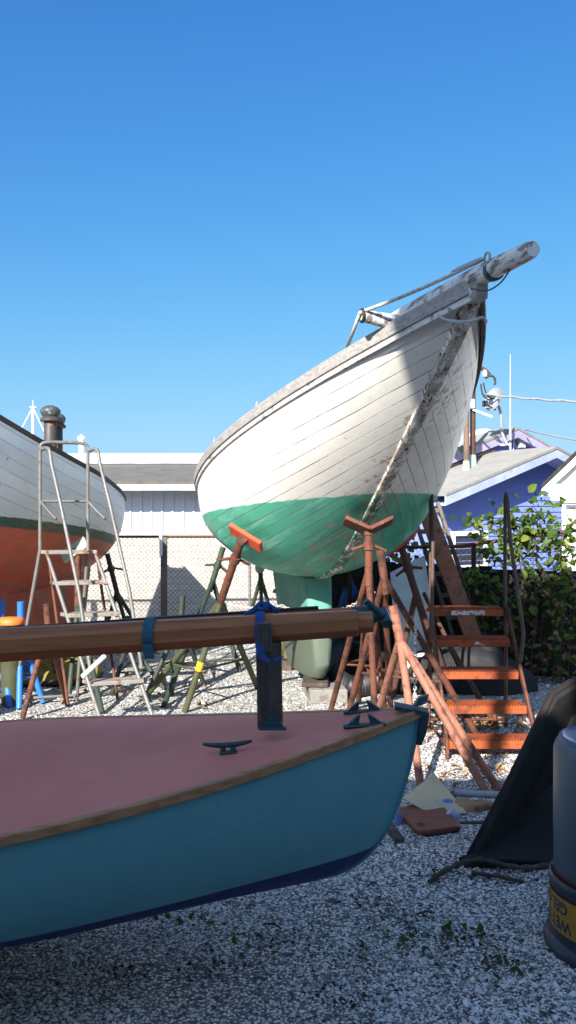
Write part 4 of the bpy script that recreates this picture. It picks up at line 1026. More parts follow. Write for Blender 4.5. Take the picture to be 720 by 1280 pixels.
build('drip_board', xf(MB().box((hwW + .2, -.1, ez - .29), (2 * hwW, .07, .035)), mW), WHITEM, wh_)

# long white shed at the back left
SY = 13.3; zE = at(0, 606, SY - .5).z
shed = thing('shed', 'long low white shed with vertical boards and grey roof behind the chain-link fence', 'building', (-3, SY, 0))
k = NT('eave_shade_boards'); WB = k.done(k.mix(k.step(k.noise(2.2, 7, .7, k.coord('Object', (1, 1, .35))), .42, .75), (.46, .5, .56), (.38, .42, .47)), .6, k.bump(k.noise(20, 4, .6), .15, .01))  # white boards coloured blue-grey, the shade of the eave painted in
X0, X1 = -9.0, .75
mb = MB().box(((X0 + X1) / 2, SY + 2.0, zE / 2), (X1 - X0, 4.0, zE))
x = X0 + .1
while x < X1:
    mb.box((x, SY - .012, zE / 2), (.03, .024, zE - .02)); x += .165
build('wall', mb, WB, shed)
# block plinth
k = NT('white_block'); bk = k.n('ShaderNodeTexBrick'); k.l(k.coord('Object', (1, 1, 1), (R(90), 0, 0)), bk.inputs['Vector']); bk.inputs['Scale'].default_value = 2.5
bk.inputs['Color1'].default_value = (.42, .395, .355, 1); bk.inputs['Color2'].default_value = (.37, .345, .31, 1); bk.inputs['Mortar'].default_value = (.25, .235, .21, 1); bk.inputs['Mortar Size'].default_value = .012
WBLK = k.done(k.mix(k.step(k.noise(4, 6, .7), .5, .75), bk.outputs[0], (.5, .47, .42)), .85, k.bump(k.noise(20, 5, .6), .3, .01))
build('plinth', MB().box(((X0 + X1) / 2, SY - .06, .69), (X1 - X0, .09, 1.38)), WBLK, shed)
rp_ = [(X0 - .2, SY - .5, zE), (X1 + .2, SY - .5, zE), (X1 + .2, SY + 2.2, zE + .42), (X0 - .2, SY + 2.2, zE + .42)]
SHR = simple('brown_grey_shingle', (.105, .1, .088), .95, [(5, (.07, .066, .058), .5, .7), (30, (.15, .145, .13), .58, .7)], (30, .4))
build('roof', MB().prism([Vector(v) for v in rp_], (0, 0, .05)), SHR, shed)
build('fascia', MB().box(((X0 + X1) / 2, SY - .49, zE - .04), (X1 - X0 + .4, .03, .09)), simple('fascia_paint', (.4, .43, .47), .6, [(4, (.3, .32, .35), .5, .7)]), shed)
build('soffit', MB().box(((X0 + X1) / 2, SY - .25, zE - .03), (X1 - X0 + .2, .46, .02)), WHITEM, shed)
b2 = thing('building', 'flat roofed white block with pale parapet behind the low white shed', 'building', (-4, 17, 0))
zp = at(0, 569, 15.9).z
build('wall', MB().box((-5, 18, zp / 2 - .1), (9.2, 5, zp - .2)), simple('pale_block', (.7, .7, .7), .7), b2)
mb = MB().box((-5, 18, zp - .1), (9.5, 5.3, .2), None, .02); mb.box((-5, 15.3, zp - .28), (9.5, .1, .06)); build('parapet', mb, simple('white_membrane', (.5, .52, .55), .5, [(1.2, (.36, .38, .42), .45, .65)], (3, .6)), b2, bevel=.02)
c = at(95, 572, 15.6); o = thing('roof_vent', 'small white vent pipe on the flat roof, above the red boat stern', 'vent', (c.x, 16, zp)); mb = T([(c.x, 16, zp - .05), (c.x, 16, zp + .32)], .05, 10); mb.lathe((c.x, 16, zp + .3), [(.07, 0), (.08, .04), (.0, .1)], 10); build('pipe', mb, WHITEM, o)

# ================================================================== plants on the right fence
def vine(name, lab, seeds, nleaf, smin, smax, mat, spread, cat='vine', stems=True, droop=.5):
    r = random.Random(len(lab) * 7 + nleaf); pts = []; st = MB()
    for (p0, p1, p2) in seeds:
        path = smooth_path([p0, (Vector(p0) + Vector(p1)) / 2 + Vector((r.uniform(-.05, .05), r.uniform(-.05, .05), .03)), p1, p2], 8)
        st.tube(path, [.009 * (1 - .7 * i / len(path)) for i in range(len(path))], 5)
        for _ in range(nleaf):
            q = path[min(len(path) - 1, int(len(path) * r.random() ** .8))]
            pts.append(q + Vector((r.gauss(0, spread), r.gauss(0, spread * .7), r.gauss(0, spread * .8))))
    o = thing(name, lab, cat, Vector((seeds[0][0][0], seeds[0][0][1], 0)))
    build('stem', st, BARK, o, True); build('foliage', leaves(pts, smin, smax, r, droop), mat, o)
    return o
def fu(u):  # fence fraction seen at column u
    best = min(((abs((CX + F * RF0.lerp(RF1, i / 400).x / RF0.lerp(RF1, i / 400).y) - u), i / 400) for i in range(401)))
    return best[1]
def fz_at(u, v): return EYE - (v - CY) / F * RF0.lerp(RF1, fu(u)).y
def fpt(u, v, off=-.1): return RF0.lerp(RF1, fu(u)) + nr * off + Vector((0, 0, fz_at(u, v)))
vine('climbing_vine', 'leafy vine climbing over the fence right of the rusty ladder, sunlit at its top', [
    (fpt(648, 860), fpt(655, 700), fpt(640, 640)), (fpt(660, 850), fpt(668, 690), fpt(690, 650)), (fpt(690, 860), fpt(690, 700), fpt(668, 645)),
    (fpt(655, 720), fpt(640, 650), fpt(622, 632)), (fpt(655, 700), fpt(630, 655), fpt(585, 648)), (fpt(690, 720), fpt(702, 675), fpt(715, 640)),
    (fpt(700, 850), fpt(712, 720), fpt(722, 650)), (fpt(640, 700), fpt(618, 690), fpt(602, 662)), (fpt(670, 680), fpt(655, 655), fpt(668, 632))], 56, .035, .125, LEAF, .09)
vine('climbing_vine', 'yellow green vine sprays catching the sun at the right edge of the fence', [
    (fpt(664, 690, -.2), fpt(680, 665, -.2), fpt(668, 630, -.2)), (fpt(690, 700, -.2), fpt(705, 668, -.2), fpt(718, 640, -.2)), (fpt(640, 690, -.2), fpt(630, 660, -.2), fpt(612, 655, -.2)), (fpt(700, 720, -.2), fpt(715, 690, -.2), fpt(730, 660, -.2))], 44, .03, .1, LEAFY, .085)
vine('climbing_vine', 'trailing vine hanging down the dark fence behind the upper treads of the rusty ladder', [
    (fpt(612, 720, -.15), fpt(606, 780, -.15), fpt(618, 850, -.15)), (fpt(625, 735, -.15), fpt(640, 760, -.15), fpt(628, 840, -.15)), (fpt(680, 740, -.15), fpt(700, 770, -.15), fpt(706, 830, -.15)), (fpt(600, 700, -.15), fpt(598, 740, -.15), fpt(610, 800, -.15))], 60, .04, .1, leaf_mat('mid_leaf', (.03, .07, .015), (.06, .12, .02), (.1, .17, .03), .3), .075)
vine('bush', 'bright green bush behind the boat bow, left of the leaning plank', [
    (Vector((.95, 9.7, 0)), Vector((1.15, 9.6, 1.1)), Vector((1.35, 9.5, 1.45))), (Vector((1.0, 9.7, 0)), Vector((1.3, 9.7, 1.0)), Vector((1.5, 9.6, 1.25))), (Vector((.9, 9.8, 0)), Vector((.9, 9.8, .9)), Vector((1.05, 9.7, 1.25))), (Vector((.9, 9.8, 0)), Vector((.6, 9.9, .7)), Vector((.4, 9.9, 1.05)))], 130, .05, .12, LEAFY, .15, 'bush')
vine('bush', 'small leafy bush beneath the green bow, behind the bundle of rusty stands', [
    (Vector((.45, 10.2, 0)), Vector((.55, 10.2, .6)), Vector((.65, 10.1, .98))), (Vector((.4, 10.3, 0)), Vector((.3, 10.2, .6)), Vector((.2, 10.2, .9))), (Vector((.7, 10.2, 0)), Vector((.85, 10.1, .5)), Vector((.95, 10.1, .85)))], 100, .05, .12, LEAF, .13, 'bush')
vine('dry_vine', 'brown dry vine tangle covering the fence at the right edge', [
    (fpt(690, 870, -.12), fpt(690, 800, -.12), fpt(696, 740, -.12)), (fpt(712, 870, -.12), fpt(712, 800, -.12), fpt(705, 730, -.12)), (fpt(672, 870, -.12), fpt(674, 820, -.12), fpt(680, 760, -.12))], 60, .04, .09, leaf_mat('withered_leaf', (.05, .03, .018), (.12, .075, .045), (.2, .13, .08), .1), .09)

# ================================================================== things lying and leaning about
# weathered plank and ladder leaning behind the bow
o = thing('leaning_plank', 'brown weathered plank leaning on the fence behind the white bow', 'plank', gnd(596, 860)); build('plank', MB().bar(at(592, 800, 8.4), at(527, 622, 8.75), .17, .05, (0, -1, .3), .006), BROWNB, o)
lo_, hi_ = at(548, 740, 9.0), at(512, 628, 9.2)
o = thing('leaning_ladder', 'old grey wooden ladder leaning behind the bow, left of the brown plank', 'ladder', (lo_.x, lo_.y, 0)); lo_ = lo_ + (lo_ - hi_) * .9
wv = Vector((.32, .1, 0))
for q in (Vector(), wv): build('rail', MB().bar(lo_ + q, hi_ + q, .035, .075, (0, -1, .2), .004), TIMB, o)
for f in np.linspace(.08, .95, 8): 
    p = lo_.lerp(hi_, f); build('rung', MB().bar(p, p + wv, .05, .025, (0, -1, .2), .004), TIMB, o)
# pale sheet leaning on the fence
o = thing('panel_sheet', 'pale grey sheet leaning upright behind the rusty stands under the bow', 'panel', gnd(520, 850)); k = NT('pale_sheet')
PS = k.done(k.mix(k.step(k.noise(3, 7, .7), .45, .7), (.5, .52, .52), (.38, .39, .39)), .6)
q = [at(488, 716, 8.7), at(531, 694, 8.75), at(545, 800, 8.45), at(552, 850, 8.35), at(497, 850, 8.35)]; build('sheet', MB().prism(q, (.0, .03, .0)), PS, o)
# dark chain hanging
def chain(name, lab, pts, ll=.045, r=.006):
    o = thing(name, lab, 'chain', pts[0]); P = [Vector(p) for p in pts]; seg = []; 
    for a, b in zip(P[:-1], P[1:]):
        n_ = max(1, int((b - a).length / (ll * .72))); seg += [(a.lerp(b, (i + .5) / n_), (b - a).normalized()) for i in range(n_)]
    mb = MB()
    for i, (c, d) in enumerate(seg):
        s_ = d.cross(Vector((.3, 1, .2))).normalized(); s_ = s_ if i % 2 else d.cross(s_).normalized()
        ring = [c + d * math.cos(t_) * ll * .5 + s_ * math.sin(t_) * ll * .3 for t_ in np.linspace(0, 6.283, 11)[:-1]]
        mb.tube(ring, r, 5, closed=True)
    build('links', mb, CHAIN, o, True)
chain('chain', 'pale chain hanging straight down between the splayed rusty legs', [at(520, 770, 6.0), at(518, 900, 6.0)], .032, .004)
chain('chain', 'slack rusty chain slung between stands across the keel', arc(at(285, 755, 8.3), at(352, 757, 7.5), .03, 8) + arc(at(352, 757, 7.5), at(468, 740, 6.8), .12, 10), .038, .0042)
# corrugated black hoses in loops
def hose(lab, pts, r):
    P = smooth_path(pts, 26); rr = [r * (1.0 + .07 * (1 if (i % 2) else -1)) for i in range(len(P))]
    o = thing('drain_hose', lab, 'hose', P[0]); build('hose', T(P, rr, 14), BLACKP, o, 50)
hose('thick black corrugated hose lying in loops under the bow, on the shells', [at(395, 800, 8.8) , gnd(415, 862) + Vector((0, 0, .16)), gnd(440, 872) + Vector((0, 0, .1)), gnd(475, 866) + Vector((0, 0, .1)), gnd(515, 868) + Vector((0, 0, .1)), gnd(560, 862) + Vector((0, 0, .1))], .1)
hose('upper loop of black corrugated hose resting on the lower one', [gnd(400, 870) + Vector((0, 0, .28)), gnd(425, 858) + Vector((0, .1, .34)), gnd(470, 858) + Vector((0, .2, .3)), gnd(530, 858) + Vector((0, .2, .3)), gnd(575, 852) + Vector((0, .2, .25))], .095)
# upturned olive skiff behind the keel
def lying_hull(name, lab, cat, c, yaw, L, B, H, mat, tilt=0.0):
    o = thing(name, lab, cat, c); vs = []; fs = []; ns, nn = 18, 11; m = Matrix.Translation(Vector(c)) @ Matrix.Rotation(yaw, 4, 'Z') @ Matrix.Rotation(tilt, 4, 'X')
    for i in range(ns):
        t_ = i / (ns - 1); b_ = B / 2 * max(.03, (1 - abs(2 * t_ - 1.15) ** 2.6)) ** .6 if t_ > .08 else B / 2 * (.55 + 2.2 * t_); h_ = H * (1 - .45 * max(0, t_ - .6) ** 1.3 * 2)
        for j in range(nn):
            a = math.pi * j / (nn - 1); vs.append(m @ Vector((L * (t_ - .5), -b_ * math.cos(a), h_ * math.sin(a) ** .8)))
    for i in range(ns - 1):
        for j in range(nn - 1): fs.append((i * nn + j, i * nn + j + 1, (i + 1) * nn + j + 1, (i + 1) * nn + j))
    fs += [tuple(range(nn)), tuple((ns - 1) * nn + j for j in range(nn))]
    build('hull', MB().add(vs, fs), mat, o, 40)
    rail = [vs[i * nn] for i in range(ns)] + [vs[i * nn + nn - 1] for i in reversed(range(ns))]
    build('gunwale', T([p + Vector((0, 0, .02)) for p in rail], .022, 6, closed=True), DTIMB, o, True)
    return o
OLV = simple('olive_hull', (.12, .11, .04), .6, [(6, (.07, .065, .03), .5, .65), (25, (.2, .17, .07), .62, .7)])
lying_hull('skiff', 'upturned olive skiff lying under the sailboat behind its keel', 'boat', gnd(432, 826) + Vector((0, 0, .02)), R(6), 1.9, .8, .30, OLV)
lying_hull('skiff', 'upturned mustard skiff lying under the red hull at the left edge', 'boat', gnd(40, 858) + Vector((-.15, .25, .02)), R(4), 1.5, .6, .26, simple('mustard_hull', (.2, .16, .03), .6, [(6, (.11, .09, .03), .5, .65)]))
# orange fuel can or bin behind the boom
c = gnd(12, 884); c = Vector((at(14, 780, 7.6).x, 7.6, 0)); top = at(14, 770, 7.6).z
o = thing('plastic_bin', 'slim olive bin with orange lid beneath the red hull, mostly hidden by the boom', 'bin', c)
build('body', MB().lathe(c, [(.085, 0), (.09, .3), (.095, top - .07), (.1, top - .06)], 20), OLIVE, o, 50); build('lid', MB().lathe(c + Vector((0, 0, top - .07)), [(.105, 0), (.115, .0), (.12, .03), (.1, .055), (0, .062)], 20), ORANGE, o, 50)
# dark junk behind the bow: dented drums, tarp bundle
def lump(name, lab, cat, c, sx, sy, sz, mat, seed):
    r = random.Random(seed); o = thing(name, lab, cat, c); vs = []; fs = []; n_, m_ = 16, 9
    ph = [r.uniform(0, 6) for _ in range(6)]
    for i in range(m_):
        e = math.pi / 2 * i / (m_ - 1)
        for j in range(n_):
            a = 2 * math.pi * j / n_; k_ = 1 + .16 * math.sin(2 * a + ph[0] + e * 2) + .1 * math.sin(3 * a + ph[1]) + .07 * math.sin(7 * a + ph[2] + 3 * e) + .05 * math.sin(11 * a + ph[3] - 4 * e)
            vs.append(Vector(c) + Vector((sx * k_ * math.cos(e) ** .55 * math.cos(a), sy * k_ * math.cos(e) ** .55 * math.sin(a), sz * (math.sin(e) ** .7) * (1 + .1 * math.sin(3 * a + ph[4])))))
    for i in range(m_ - 1):
        for j in range(n_): fs.append((i * n_ + j, i * n_ + (j + 1) % n_, (i + 1) * n_ + (j + 1) % n_, (i + 1) * n_ + j))
    fs.append(tuple((m_ - 1) * n_ + j for j in range(n_)))
    build('cover', MB().add(vs, fs), mat, o, 50); return o
DTARP = simple('black_tarp', (.010, .011, .012), .75, [(8, (.018, .019, .02), .5, .65)], (18, .6))
lump('tarp_bundle', 'black tarpaulin heap under the far side of the sailboat', 'tarp', gnd(470, 835), .45, .3, .55, DTARP, 3)
lump('tarp_bundle', 'black tarpaulin heap at the foot of the pale leaning sheet', 'tarp', Vector((.9, 8.95, 0)), .3, .25, .85, DTARP, 5)
lump('tarp_bundle', 'scrap of bright blue tarpaulin beneath the leafy bush under the bow', 'tarp', Vector((.72, 9.55, 0)), .22, .12, .9, simple('blue_tarp', (.02, .12, .4), .5, [(10, (.03, .2, .55), .5, .6)], (20, .6)), 9)
lump('tarp_bundle', 'dark tarpaulin heap right behind the rusty step ladder', 'tarp', Vector((1.75, 8.25, 0)), .55, .3, .42, DTARP, 12)
# small round drum left of ladder feet etc
o = thing('long_pipe', 'rusty pipe lying along the shells behind the rusty stands', 'pipe', gnd(440, 826)); build('pipe', T([gnd(385, 832) + Vector((0, 0, .12)), gnd(462, 824) + Vector((0, 0, .14))], .03, 10), RUST, o, 60)
o = thing('long_pipe', 'grey pipe lying on the shells just behind the yellowish board', 'pipe', gnd(590, 995)); build('pipe', T([gnd(528, 993) + Vector((0, 0, .022)), gnd(640, 999) + Vector((0, 0, .022))], .021, 12), GREYM, o, 60)
o = thing('long_pipe', 'rusty pipe lying on sunlit shells left of the rusty step ladder', 'pipe', gnd(530, 905)); build('pipe', T([gnd(522, 897) + Vector((0, 0, .02)), gnd(566, 899) + Vector((0, 0, .02))], .018, 10), GREYM, o, 60)
o = thing('pole', 'thin dark pole propped slanting behind the rusty step ladder', 'pole', gnd(622, 912)); build('pole', T([gnd(622, 912), at(560, 802, 7.6), at(530, 742, 8.2)], .02, 8), RUSTD, o, 60)
o = thing('pole', 'second dark pole propped slanting close behind the rusty step ladder', 'pole', gnd(610, 900)); build('pole', T([gnd(612, 902), at(545, 770, 7.9)], .012, 8), DTIMB, o, 60)
# boards in front of the dinghy bow
def board(name, lab, cat, uvs, zs, th, mat, bev=.006):
    pts = [gnd(*q) + Vector((0, 0, z)) for q, z in zip(uvs, zs)]; o = thing(name, lab, cat, sum(pts, Vector()) / len(pts)); build('board', MB().prism(pts, (0, 0, -th)), mat, o, bevel=bev); return o
k = NT('yellow_board'); YB = k.done(k.mix(k.step(k.noise(7, 7, .75), .58, .66), k.mix(k.step(k.noise(3, 5, .6), .35, .7), (.5, .43, .25), (.4, .36, .24)), (.16, .08, .03)), .6)
board('plywood_scrap', 'yellowish stained board lying propped beside the dinghy bow', 'board', [(503, 1016), (543, 986), (584, 1022), (540, 1026)], [.09, .10, .03, .04], .012, YB)
k = NT('red_brown_board'); w_ = k.noise(4, 6, .7, k.coord('Object', (1, 6, 1)))
RBB = k.done(k.mix(k.step(w_, .4, .65), (.17, .055, .03), (.09, .03, .02)), .5, k.bump(w_, .2, .01))
def rounded(uvs, n=5, f=.18):
    out = []; N = len(uvs)
    for i in range(N):
        p, a, b = Vector(uvs[i] + (0,)), Vector(uvs[i - 1] + (0,)), Vector(uvs[(i + 1) % N] + (0,))
        s_, e_ = p.lerp(a, f), p.lerp(b, f)
        for j in range(n + 1):
            t_ = j / n; q = (1 - t_) ** 2 * s_ + 2 * t_ * (1 - t_) * p + t_ * t_ * e_; out.append((q.x, q.y))
    return out
rb = rounded([(494, 1021), (546, 1010), (580, 1044), (524, 1051)])
o = board('hatch_board', 'red brown board with rounded corners and finger hole, lying nearest the dinghy bow', 'board', rb, [.05] * len(rb), .03, RBB, .008)
hp = gnd(526, 1042) + Vector((0, 0, .0515)); build('finger_hole', MB().lathe(hp, [(0, 0), (.018, 0), (.021, .0012), (.0, .0012)], 16), BLACKR, o)
for i, (u, v, w_, lab) in enumerate(((558, 1014, .05, 'crumpled blue rag piece between the yellowish and the red brown boards'), (566, 1028, .05, 'pale blue rag piece at the right rim of the red brown board'), (497, 1032, .03, 'small blue scrap at the left rim of the red brown board'))):
    lump('rag', lab, 'rag', gnd(u, v) + Vector((0, 0, .01)), w_ * .8, w_ * .5, .055, simple('rag_' + str(i), (.16, .22, .5) if i != 1 else (.35, .42, .6), .9, bump=(40, .6)), 20 + i)
lump('crumpled_sack', 'crumpled brown paper sack beside the pipe, left of the dark tub', 'sack', gnd(590, 1014), .12, .06, .06, simple('brown_paper', (.33, .2, .11), .9, [(12, (.2, .11, .06), .5, .62)], (30, .7)), 31)
o = thing('timber_offcut', 'short dark stick poking out below the dinghy bow', 'timber', gnd(493, 1052)); build('plank', MB().bar(gnd(484, 1036) + Vector((0, 0, .03)), gnd(500, 1056) + Vector((0, 0, .02)), .05, .03, (0, 0, 1), .004), DTIMB, o)
o = thing('timber_offcut', 'thin dark batten lying across the shells right of the red brown board', 'timber', gnd(590, 1034)); build('plank', MB().bar(gnd(573, 1033) + Vector((0, 0, .015)), gnd(612, 1033) + Vector((0, 0, .02)), .03, .02, (0, 0, 1), .003), DTIMB, o)
# old dark tub (half a small boat) leaning at the right
rim = [(579, 1086, 4.12), (588, 1078, 4.15), (690, 868, 4.55), (712, 854, 4.6), (800, 846, 4.7), (860, 900, 4.7), (850, 1080, 4.25), (700, 1092, 4.08)]
rim = [at(u, v, y) for u, v, y in rim]
for p in rim: p.z = max(p.z, .0)
cen = sum(rim, Vector()) / len(rim); back = Vector((.22, .5, .0))
o = thing('old_tub', 'black weathered boat tub leaning on its side behind the drum', 'tub', (cen.x, cen.y, 0))
mb = MB(); N = len(rim); rings = []
for f, sh, off in ((1.03, 0, 0), (.93, -.012, 0), (.88, .03, .0), (.74, .28, 0), (.6, .46, 0), (0, .5, 0)):
    ring = []
    for p in rim:
        q = cen + (p - cen) * f + back * sh; q.z = max(q.z, .02); ring.append(q)
    rings.append(ring)
mb.v = [tuple(p) for rg in rings for p in rg]
mb.f = [(i * N + j, i * N + (j + 1) % N, (i + 1) * N + (j + 1) % N, (i + 1) * N + j) for i in range(len(rings) - 1) for j in range(N)]
TUB = simple('tub_black', (.009, .008, .008), .8, [(5, (.02, .016, .014), .55, .68), (30, (.07, .066, .06), .66, .72)], (25, .5))
tb = build('shell', mb, TUB, o, 40); sd = tb.modifiers.new('th', 'SOLIDIFY'); sd.thickness = .03; sd.offset = 1
build('rim', MB().tube([p + Vector((0, -.012, .0)) for p in rim], .026, 8, closed=True), simple('tub_rim', (.012, .008, .008), .85, [(14, (.03, .018, .016), .55, .66)], (30, .3)), o, 40)
o = thing('driftwood', 'dark gnarled root and bark at the foot of the black tub', 'driftwood', gnd(620, 1088)); mb = MB()
mb.tube(smooth_path([gnd(536, 1106) + Vector((0, 0, .015)), gnd(565, 1094) + Vector((0, 0, .04)), gnd(600, 1088) + Vector((0, 0, .05)), gnd(650, 1094) + Vector((0, 0, .035)), gnd(690, 1088) + Vector((0, 0, .03))], 6), [.008] + [.008 + .010 * math.sin(i * 1.3) ** 2 for i in range(23)] + [.008], 8)
mb.tube(smooth_path([gnd(590, 1096) + Vector((0, 0, .02)), gnd(625, 1104) + Vector((0, 0, .03)), gnd(655, 1108) + Vector((0, 0, .02))], 6), .009, 7); build('root', mb, DTIMB, o, 60)

# pail stack / drum at the right edge
dc = Vector((1.315, 3.35, 0))
o = thing('plastic_drum', 'grey blue plastic drum standing in a pail with upside down yellow label', 'drum', dc)
k = NT('drum_plastic'); sp_ = k.n('ShaderNodeSeparateXYZ'); k.l(k.tc.outputs['Object'], sp_.inputs[0])
c = k.mix(k.step(k.noise(3, 6, .65, k.coord('Object', (1, 1, .5))), .35, .7), (.075, .095, .11), (.1, .12, .135)); c = k.mix(k.math('MULTIPLY', k.step(k.noise(26, 7, .75), .6, .74), .5), c, (.19, .2, .2))
c = k.mix(k.math('SUBTRACT', 1, k.step(k.math('ADD', sp_.outputs[2], k.math('MULTIPLY', k.noise(6, 4, .6), .03)), .31, .33)), c, (.11, .02, .012))
DRUM = k.done(c, .42, k.bump(k.noise(14, 4, .6), .06, .01), 0, .4)
build('body', MB().lathe(dc, [(.245, .24), (.255, .27), (.258, .5), (.257, .775), (.25, .80), (.238, .815), (.232, .818)], 56), DRUM, o, 50)
build('lid', MB().lathe(dc, [(.238, .812), (.236, .826), (.222, .832), (.215, .826), (.205, .822), (.15, .824), (.145, .830), (.08, .83), (0, .829)], 56), simple('drum_lid', (.06, .085, .17), .4, [(12, (.09, .11, .19), .5, .68)]), o, 50)
PAIL = simple('pail_plastic', (.035, .042, .055), .35, [(20, (.07, .08, .09), .58, .7)])
build('pail', MB().lathe(dc, [(.27, 0.0), (.295, .004), (.297, .03), (.29, .045), (.272, .055), (.27, .08), (.27, .255), (.276, .262), (.276, .285), (.268, .292), (.255, .285)], 64), PAIL, o, 50)
lr = .2725
def curved(z0_, z1_, a0, a1, r_, n_=40):
    mb = MB()
    for i in range(n_ + 1):
        a = R(a0 + (a1 - a0) * i / n_)
        for z in (z0_, z1_): mb.v.append((dc.x + r_ * math.cos(a), dc.y + r_ * math.sin(a), z))
    mb.f = [(2 * i, 2 * i + 2, 2 * i + 3, 2 * i + 1) for i in range(n_)]
    return mb
lb = build('label', curved(.095, .232, 135, 235, lr), simple('yellow_label', (.42, .21, .02), .6, [(14, (.26, .13, .02), .5, .7)]), o, True)
def lettering(txt, zc, h, a_start):
    """letters wrapped round the pail, upside down: first letter at angle a_start, running clockwise seen from above"""
    cu = bpy.data.curves.new('lettering', 'FONT'); cu.body = txt; cu.size = h; cu.extrude = 0; cu.resolution_u = 3; cu.offset = h * .022
    ob = bpy.data.objects.new('tmp', cu); COL.objects.link(ob); dg = bpy.context.evaluated_depsgraph_get(); dg.update()
    me = bpy.data.meshes.new_from_object(ob.evaluated_get(dg)); bpy.data.objects.remove(ob); bpy.data.curves.remove(cu)
    import bmesh
    bm = bmesh.new(); bm.from_mesh(me); bmesh.ops.subdivide_edges(bm, edges=[e for e in bm.edges if e.calc_length() > .02], cuts=2); 
    mb = MB(); idx = {v: i for i, v in enumerate(bm.verts)}
    for v in bm.verts:
        a = R(a_start) - v.co.x / lr; z = zc - (v.co.y - h * .36)
        mb.v.append((dc.x + (lr + .0012) * math.cos(a), dc.y + (lr + .0012) * math.sin(a), z))
    mb.f = [tuple(idx[v] for v in f.verts) for f in bm.faces]; bm.free()
    return mb
INK = simple('navy_ink', (.02, .025, .08), .5)
build('lettering', lettering('GEL COAT', .194, .062, 204), INK, lb); build('lettering', lettering('WET EDGE', .13, .062, 208), INK, lb)

# dry leaves, weeds
r = random.Random(5)
pts = []
for _ in range(420):
    u, v = r.gauss(600, 45), r.uniform(885, 1000); 
    if r.random() < .65: v = r.gauss(905, 8)
    p = gnd(u, max(v, 850)); pts.append(p + Vector((0, 0, .012 + hgt(p.x, p.y))))
for _ in range(120):
    p = gnd(r.uniform(60, 470), r.uniform(825, 890)); pts.append(p + Vector((0, 0, .012)))
tag(build('dry_leaf_litter', leaves(pts, .025, .06, r, .0), DRYL), kind='stuff')
pts = []
for (u, v, s_, n_) in ((520, 895, 14, 60), (548, 898, 8, 30), (240, 1150, 30, 16), (612, 1205, 8, 6), (655, 1220, 10, 7), (500, 1180, 18, 18), (575, 1175, 14, 14), (300, 1190, 25, 10), (160, 820, 20, 40), (270, 815, 20, 30), (452, 1190, 10, 8)):
    for _ in range(n_):
        p = gnd(u + r.gauss(0, s_), v + r.gauss(0, s_ * .25)); pts.append(p + Vector((0, 0, r.uniform(.005, .03))))
tag(build('weeds', leaves(pts, .015, .04, r, -.6), WEED), kind='stuff')
# sticks on the shells
mb = MB()
for (u, v, du, dv_) in ((520, 1148, 24, -2), (330, 1160, 22, 6), (600, 1062, 14, 5), (470, 1108, -12, 5), (585, 958, 30, 5), (640, 962, 22, -4), (600, 975, 26, 6), (560, 968, 18, -3)):
    a, b = gnd(u, v), gnd(u + du, v + dv_); mb.tube([a + Vector((0, 0, .018)), a.lerp(b, .5) + Vector((.005, .004, .026)), b + Vector((0, 0, .016))], [.004, .005, .003], 5)
tag(build('twig_litter', mb, BARK, None, True), kind='stuff')

# ================================================================== the tall shed behind the photographer, whose shade covers the foreground
o = thing('boat_shed', 'tall plain boat shed standing behind the photographer and shading the foreground', 'building', (-4, -6, 0))
SH = 4.34; SF = -1.5
build('wall', MB().box((-5, SF - 5, SH / 2), (34, 10, SH)), simple('shed_cream', (.55, .53, .48), .8, [(2, (.45, .43, .38), .5, .7)]), o)
build('roof', MB().prism([(-22.3, SF + .3, SH), (-22.3, SF - 10.3, SH), (-22.3, SF - 5, SH + .9)], (34.6, 0, 0)), SHING, o)

# unseen board added on posts above that shed, cut to shade bow and ladder
hq = [(-2.25, -1.25, 5.5), (-2.25, -1.25, 6.2), (-1.76, -1.25, 6.2), (-2.03, -1.25, 7.42), (-.6, -1.25, 7.42), (-.6, -1.25, 5.5)]
build('added_shade_board', MB().prism([Vector(v) for v in hq], (0, -.06, 0)), TIMB, o)
for x in (-1.5, -.8): build('shade_board_post', MB().bar((x, -1.36, SH - .2), (x, -1.36, 7.3), .1, .1, (0, 1, 0)), TIMB, o)

# ================================================================== camera and light
cam = bpy.data.cameras.new('camera'); co = bpy.data.objects.new('camera', cam); COL.objects.link(co)
co.location = (0, 0, EYE); co.rotation_euler = (R(90), 0, 0)
cam.sensor_fit = 'VERTICAL'; cam.sensor_height = 36; cam.lens = 36 * F / 1280; cam.clip_end = 3000; cam.clip_start = .05
sc.camera = co
AZ, EL = 22, 31
s = Vector((-math.sin(R(AZ)) * math.cos(R(EL)), -math.cos(R(AZ)) * math.cos(R(EL)), math.sin(R(EL))))
sun = bpy.data.lights.new('sun', 'SUN'); sun.energy = 5.0; sun.angle = R(.5); sun.color = (1, .94, .85)
so = bpy.data.objects.new('sun', sun); COL.objects.link(so); so.rotation_euler = s.to_track_quat('Z', 'Y').to_euler(); so.location = s * 30
w = bpy.data.worlds.new('World'); sc.world = w; w.use_nodes = True; nt = w.node_tree
sky = nt.nodes.new('ShaderNodeTexSky'); sky.sky_type = 'NISHITA'; sky.sun_disc = False; sky.sun_elevation = R(EL); sky.sun_rotation = math.atan2(s.x, s.y)
sky.air_density = 1.0; sky.dust_density = .3; sky.ozone_density = 2.2; sky.altitude = 0
hs_ = nt.nodes.new('ShaderNodeHueSaturation'); hs_.inputs['Saturation'].default_value = 1.25; nt.links.new(sky.outputs[0], hs_.inputs['Color'])
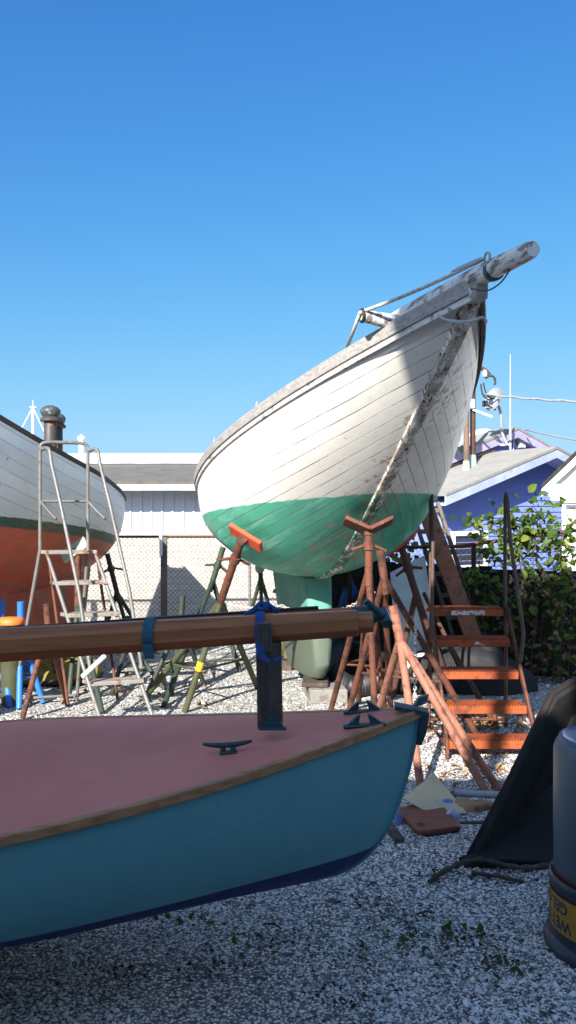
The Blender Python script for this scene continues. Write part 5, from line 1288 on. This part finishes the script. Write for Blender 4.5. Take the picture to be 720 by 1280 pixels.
# the clear deep blue of that day: each channel tinted and rolled off towards the bright horizon
sp_ = nt.nodes.new('ShaderNodeSeparateColor'); cm_ = nt.nodes.new('ShaderNodeCombineColor'); nt.links.new(hs_.outputs[0], sp_.inputs[0])
for i, (g_, m_) in enumerate(((.56, 2.6), (.88, 4.2), (1.28, 5.6))):
    def mth(op, x, y):
        q = nt.nodes.new('ShaderNodeMath'); q.operation = op
        for k_, v_ in enumerate((x, y)):
            if isinstance(v_, (int, float)): q.inputs[k_].default_value = v_
            else: nt.links.new(v_, q.inputs[k_])
        return q.outputs[0]
    x_ = mth('MULTIPLY', sp_.outputs[i], g_); d_ = mth('DIVIDE', x_, m_); d_ = mth('SQRT', mth('ADD', mth('MULTIPLY', d_, d_), 1.0), 0)
    nt.links.new(mth('DIVIDE', x_, d_), cm_.inputs[i])
tc_ = nt.nodes.new('ShaderNodeTexCoord'); dt = nt.nodes.new('ShaderNodeVectorMath'); dt.operation = 'DOT_PRODUCT'; nt.links.new(tc_.outputs['Generated'], dt.inputs[0]); dt.inputs[1].default_value = s
mr = nt.nodes.new('ShaderNodeMapRange'); mr.interpolation_type = 'SMOOTHSTEP'; nt.links.new(dt.outputs['Value'], mr.inputs[0]); mr.inputs[1].default_value = -.35; mr.inputs[2].default_value = .35
h2 = nt.nodes.new('ShaderNodeHueSaturation'); h2.inputs['Saturation'].default_value = 1.0; h2.inputs['Value'].default_value = 1.55; nt.links.new(sky.outputs[0], h2.inputs['Color'])
mx = nt.nodes.new('ShaderNodeMix'); mx.data_type = 'RGBA'; nt.links.new(mr.outputs[0], mx.inputs[0]); nt.links.new(cm_.outputs[0], mx.inputs[6]); nt.links.new(h2.outputs[0], mx.inputs[7])
bg = nt.nodes['Background']; nt.links.new(mx.outputs[2], bg.inputs[0]); bg.inputs[1].default_value = .079
sc.view_settings.view_transform = 'Standard'; sc.view_settings.look = 'None'; sc.view_settings.exposure = 1.38; sc.view_settings.gamma = 1
sc.cycles.max_bounces = 6; sc.cycles.use_denoising = True
bpy.context.view_layer.update()
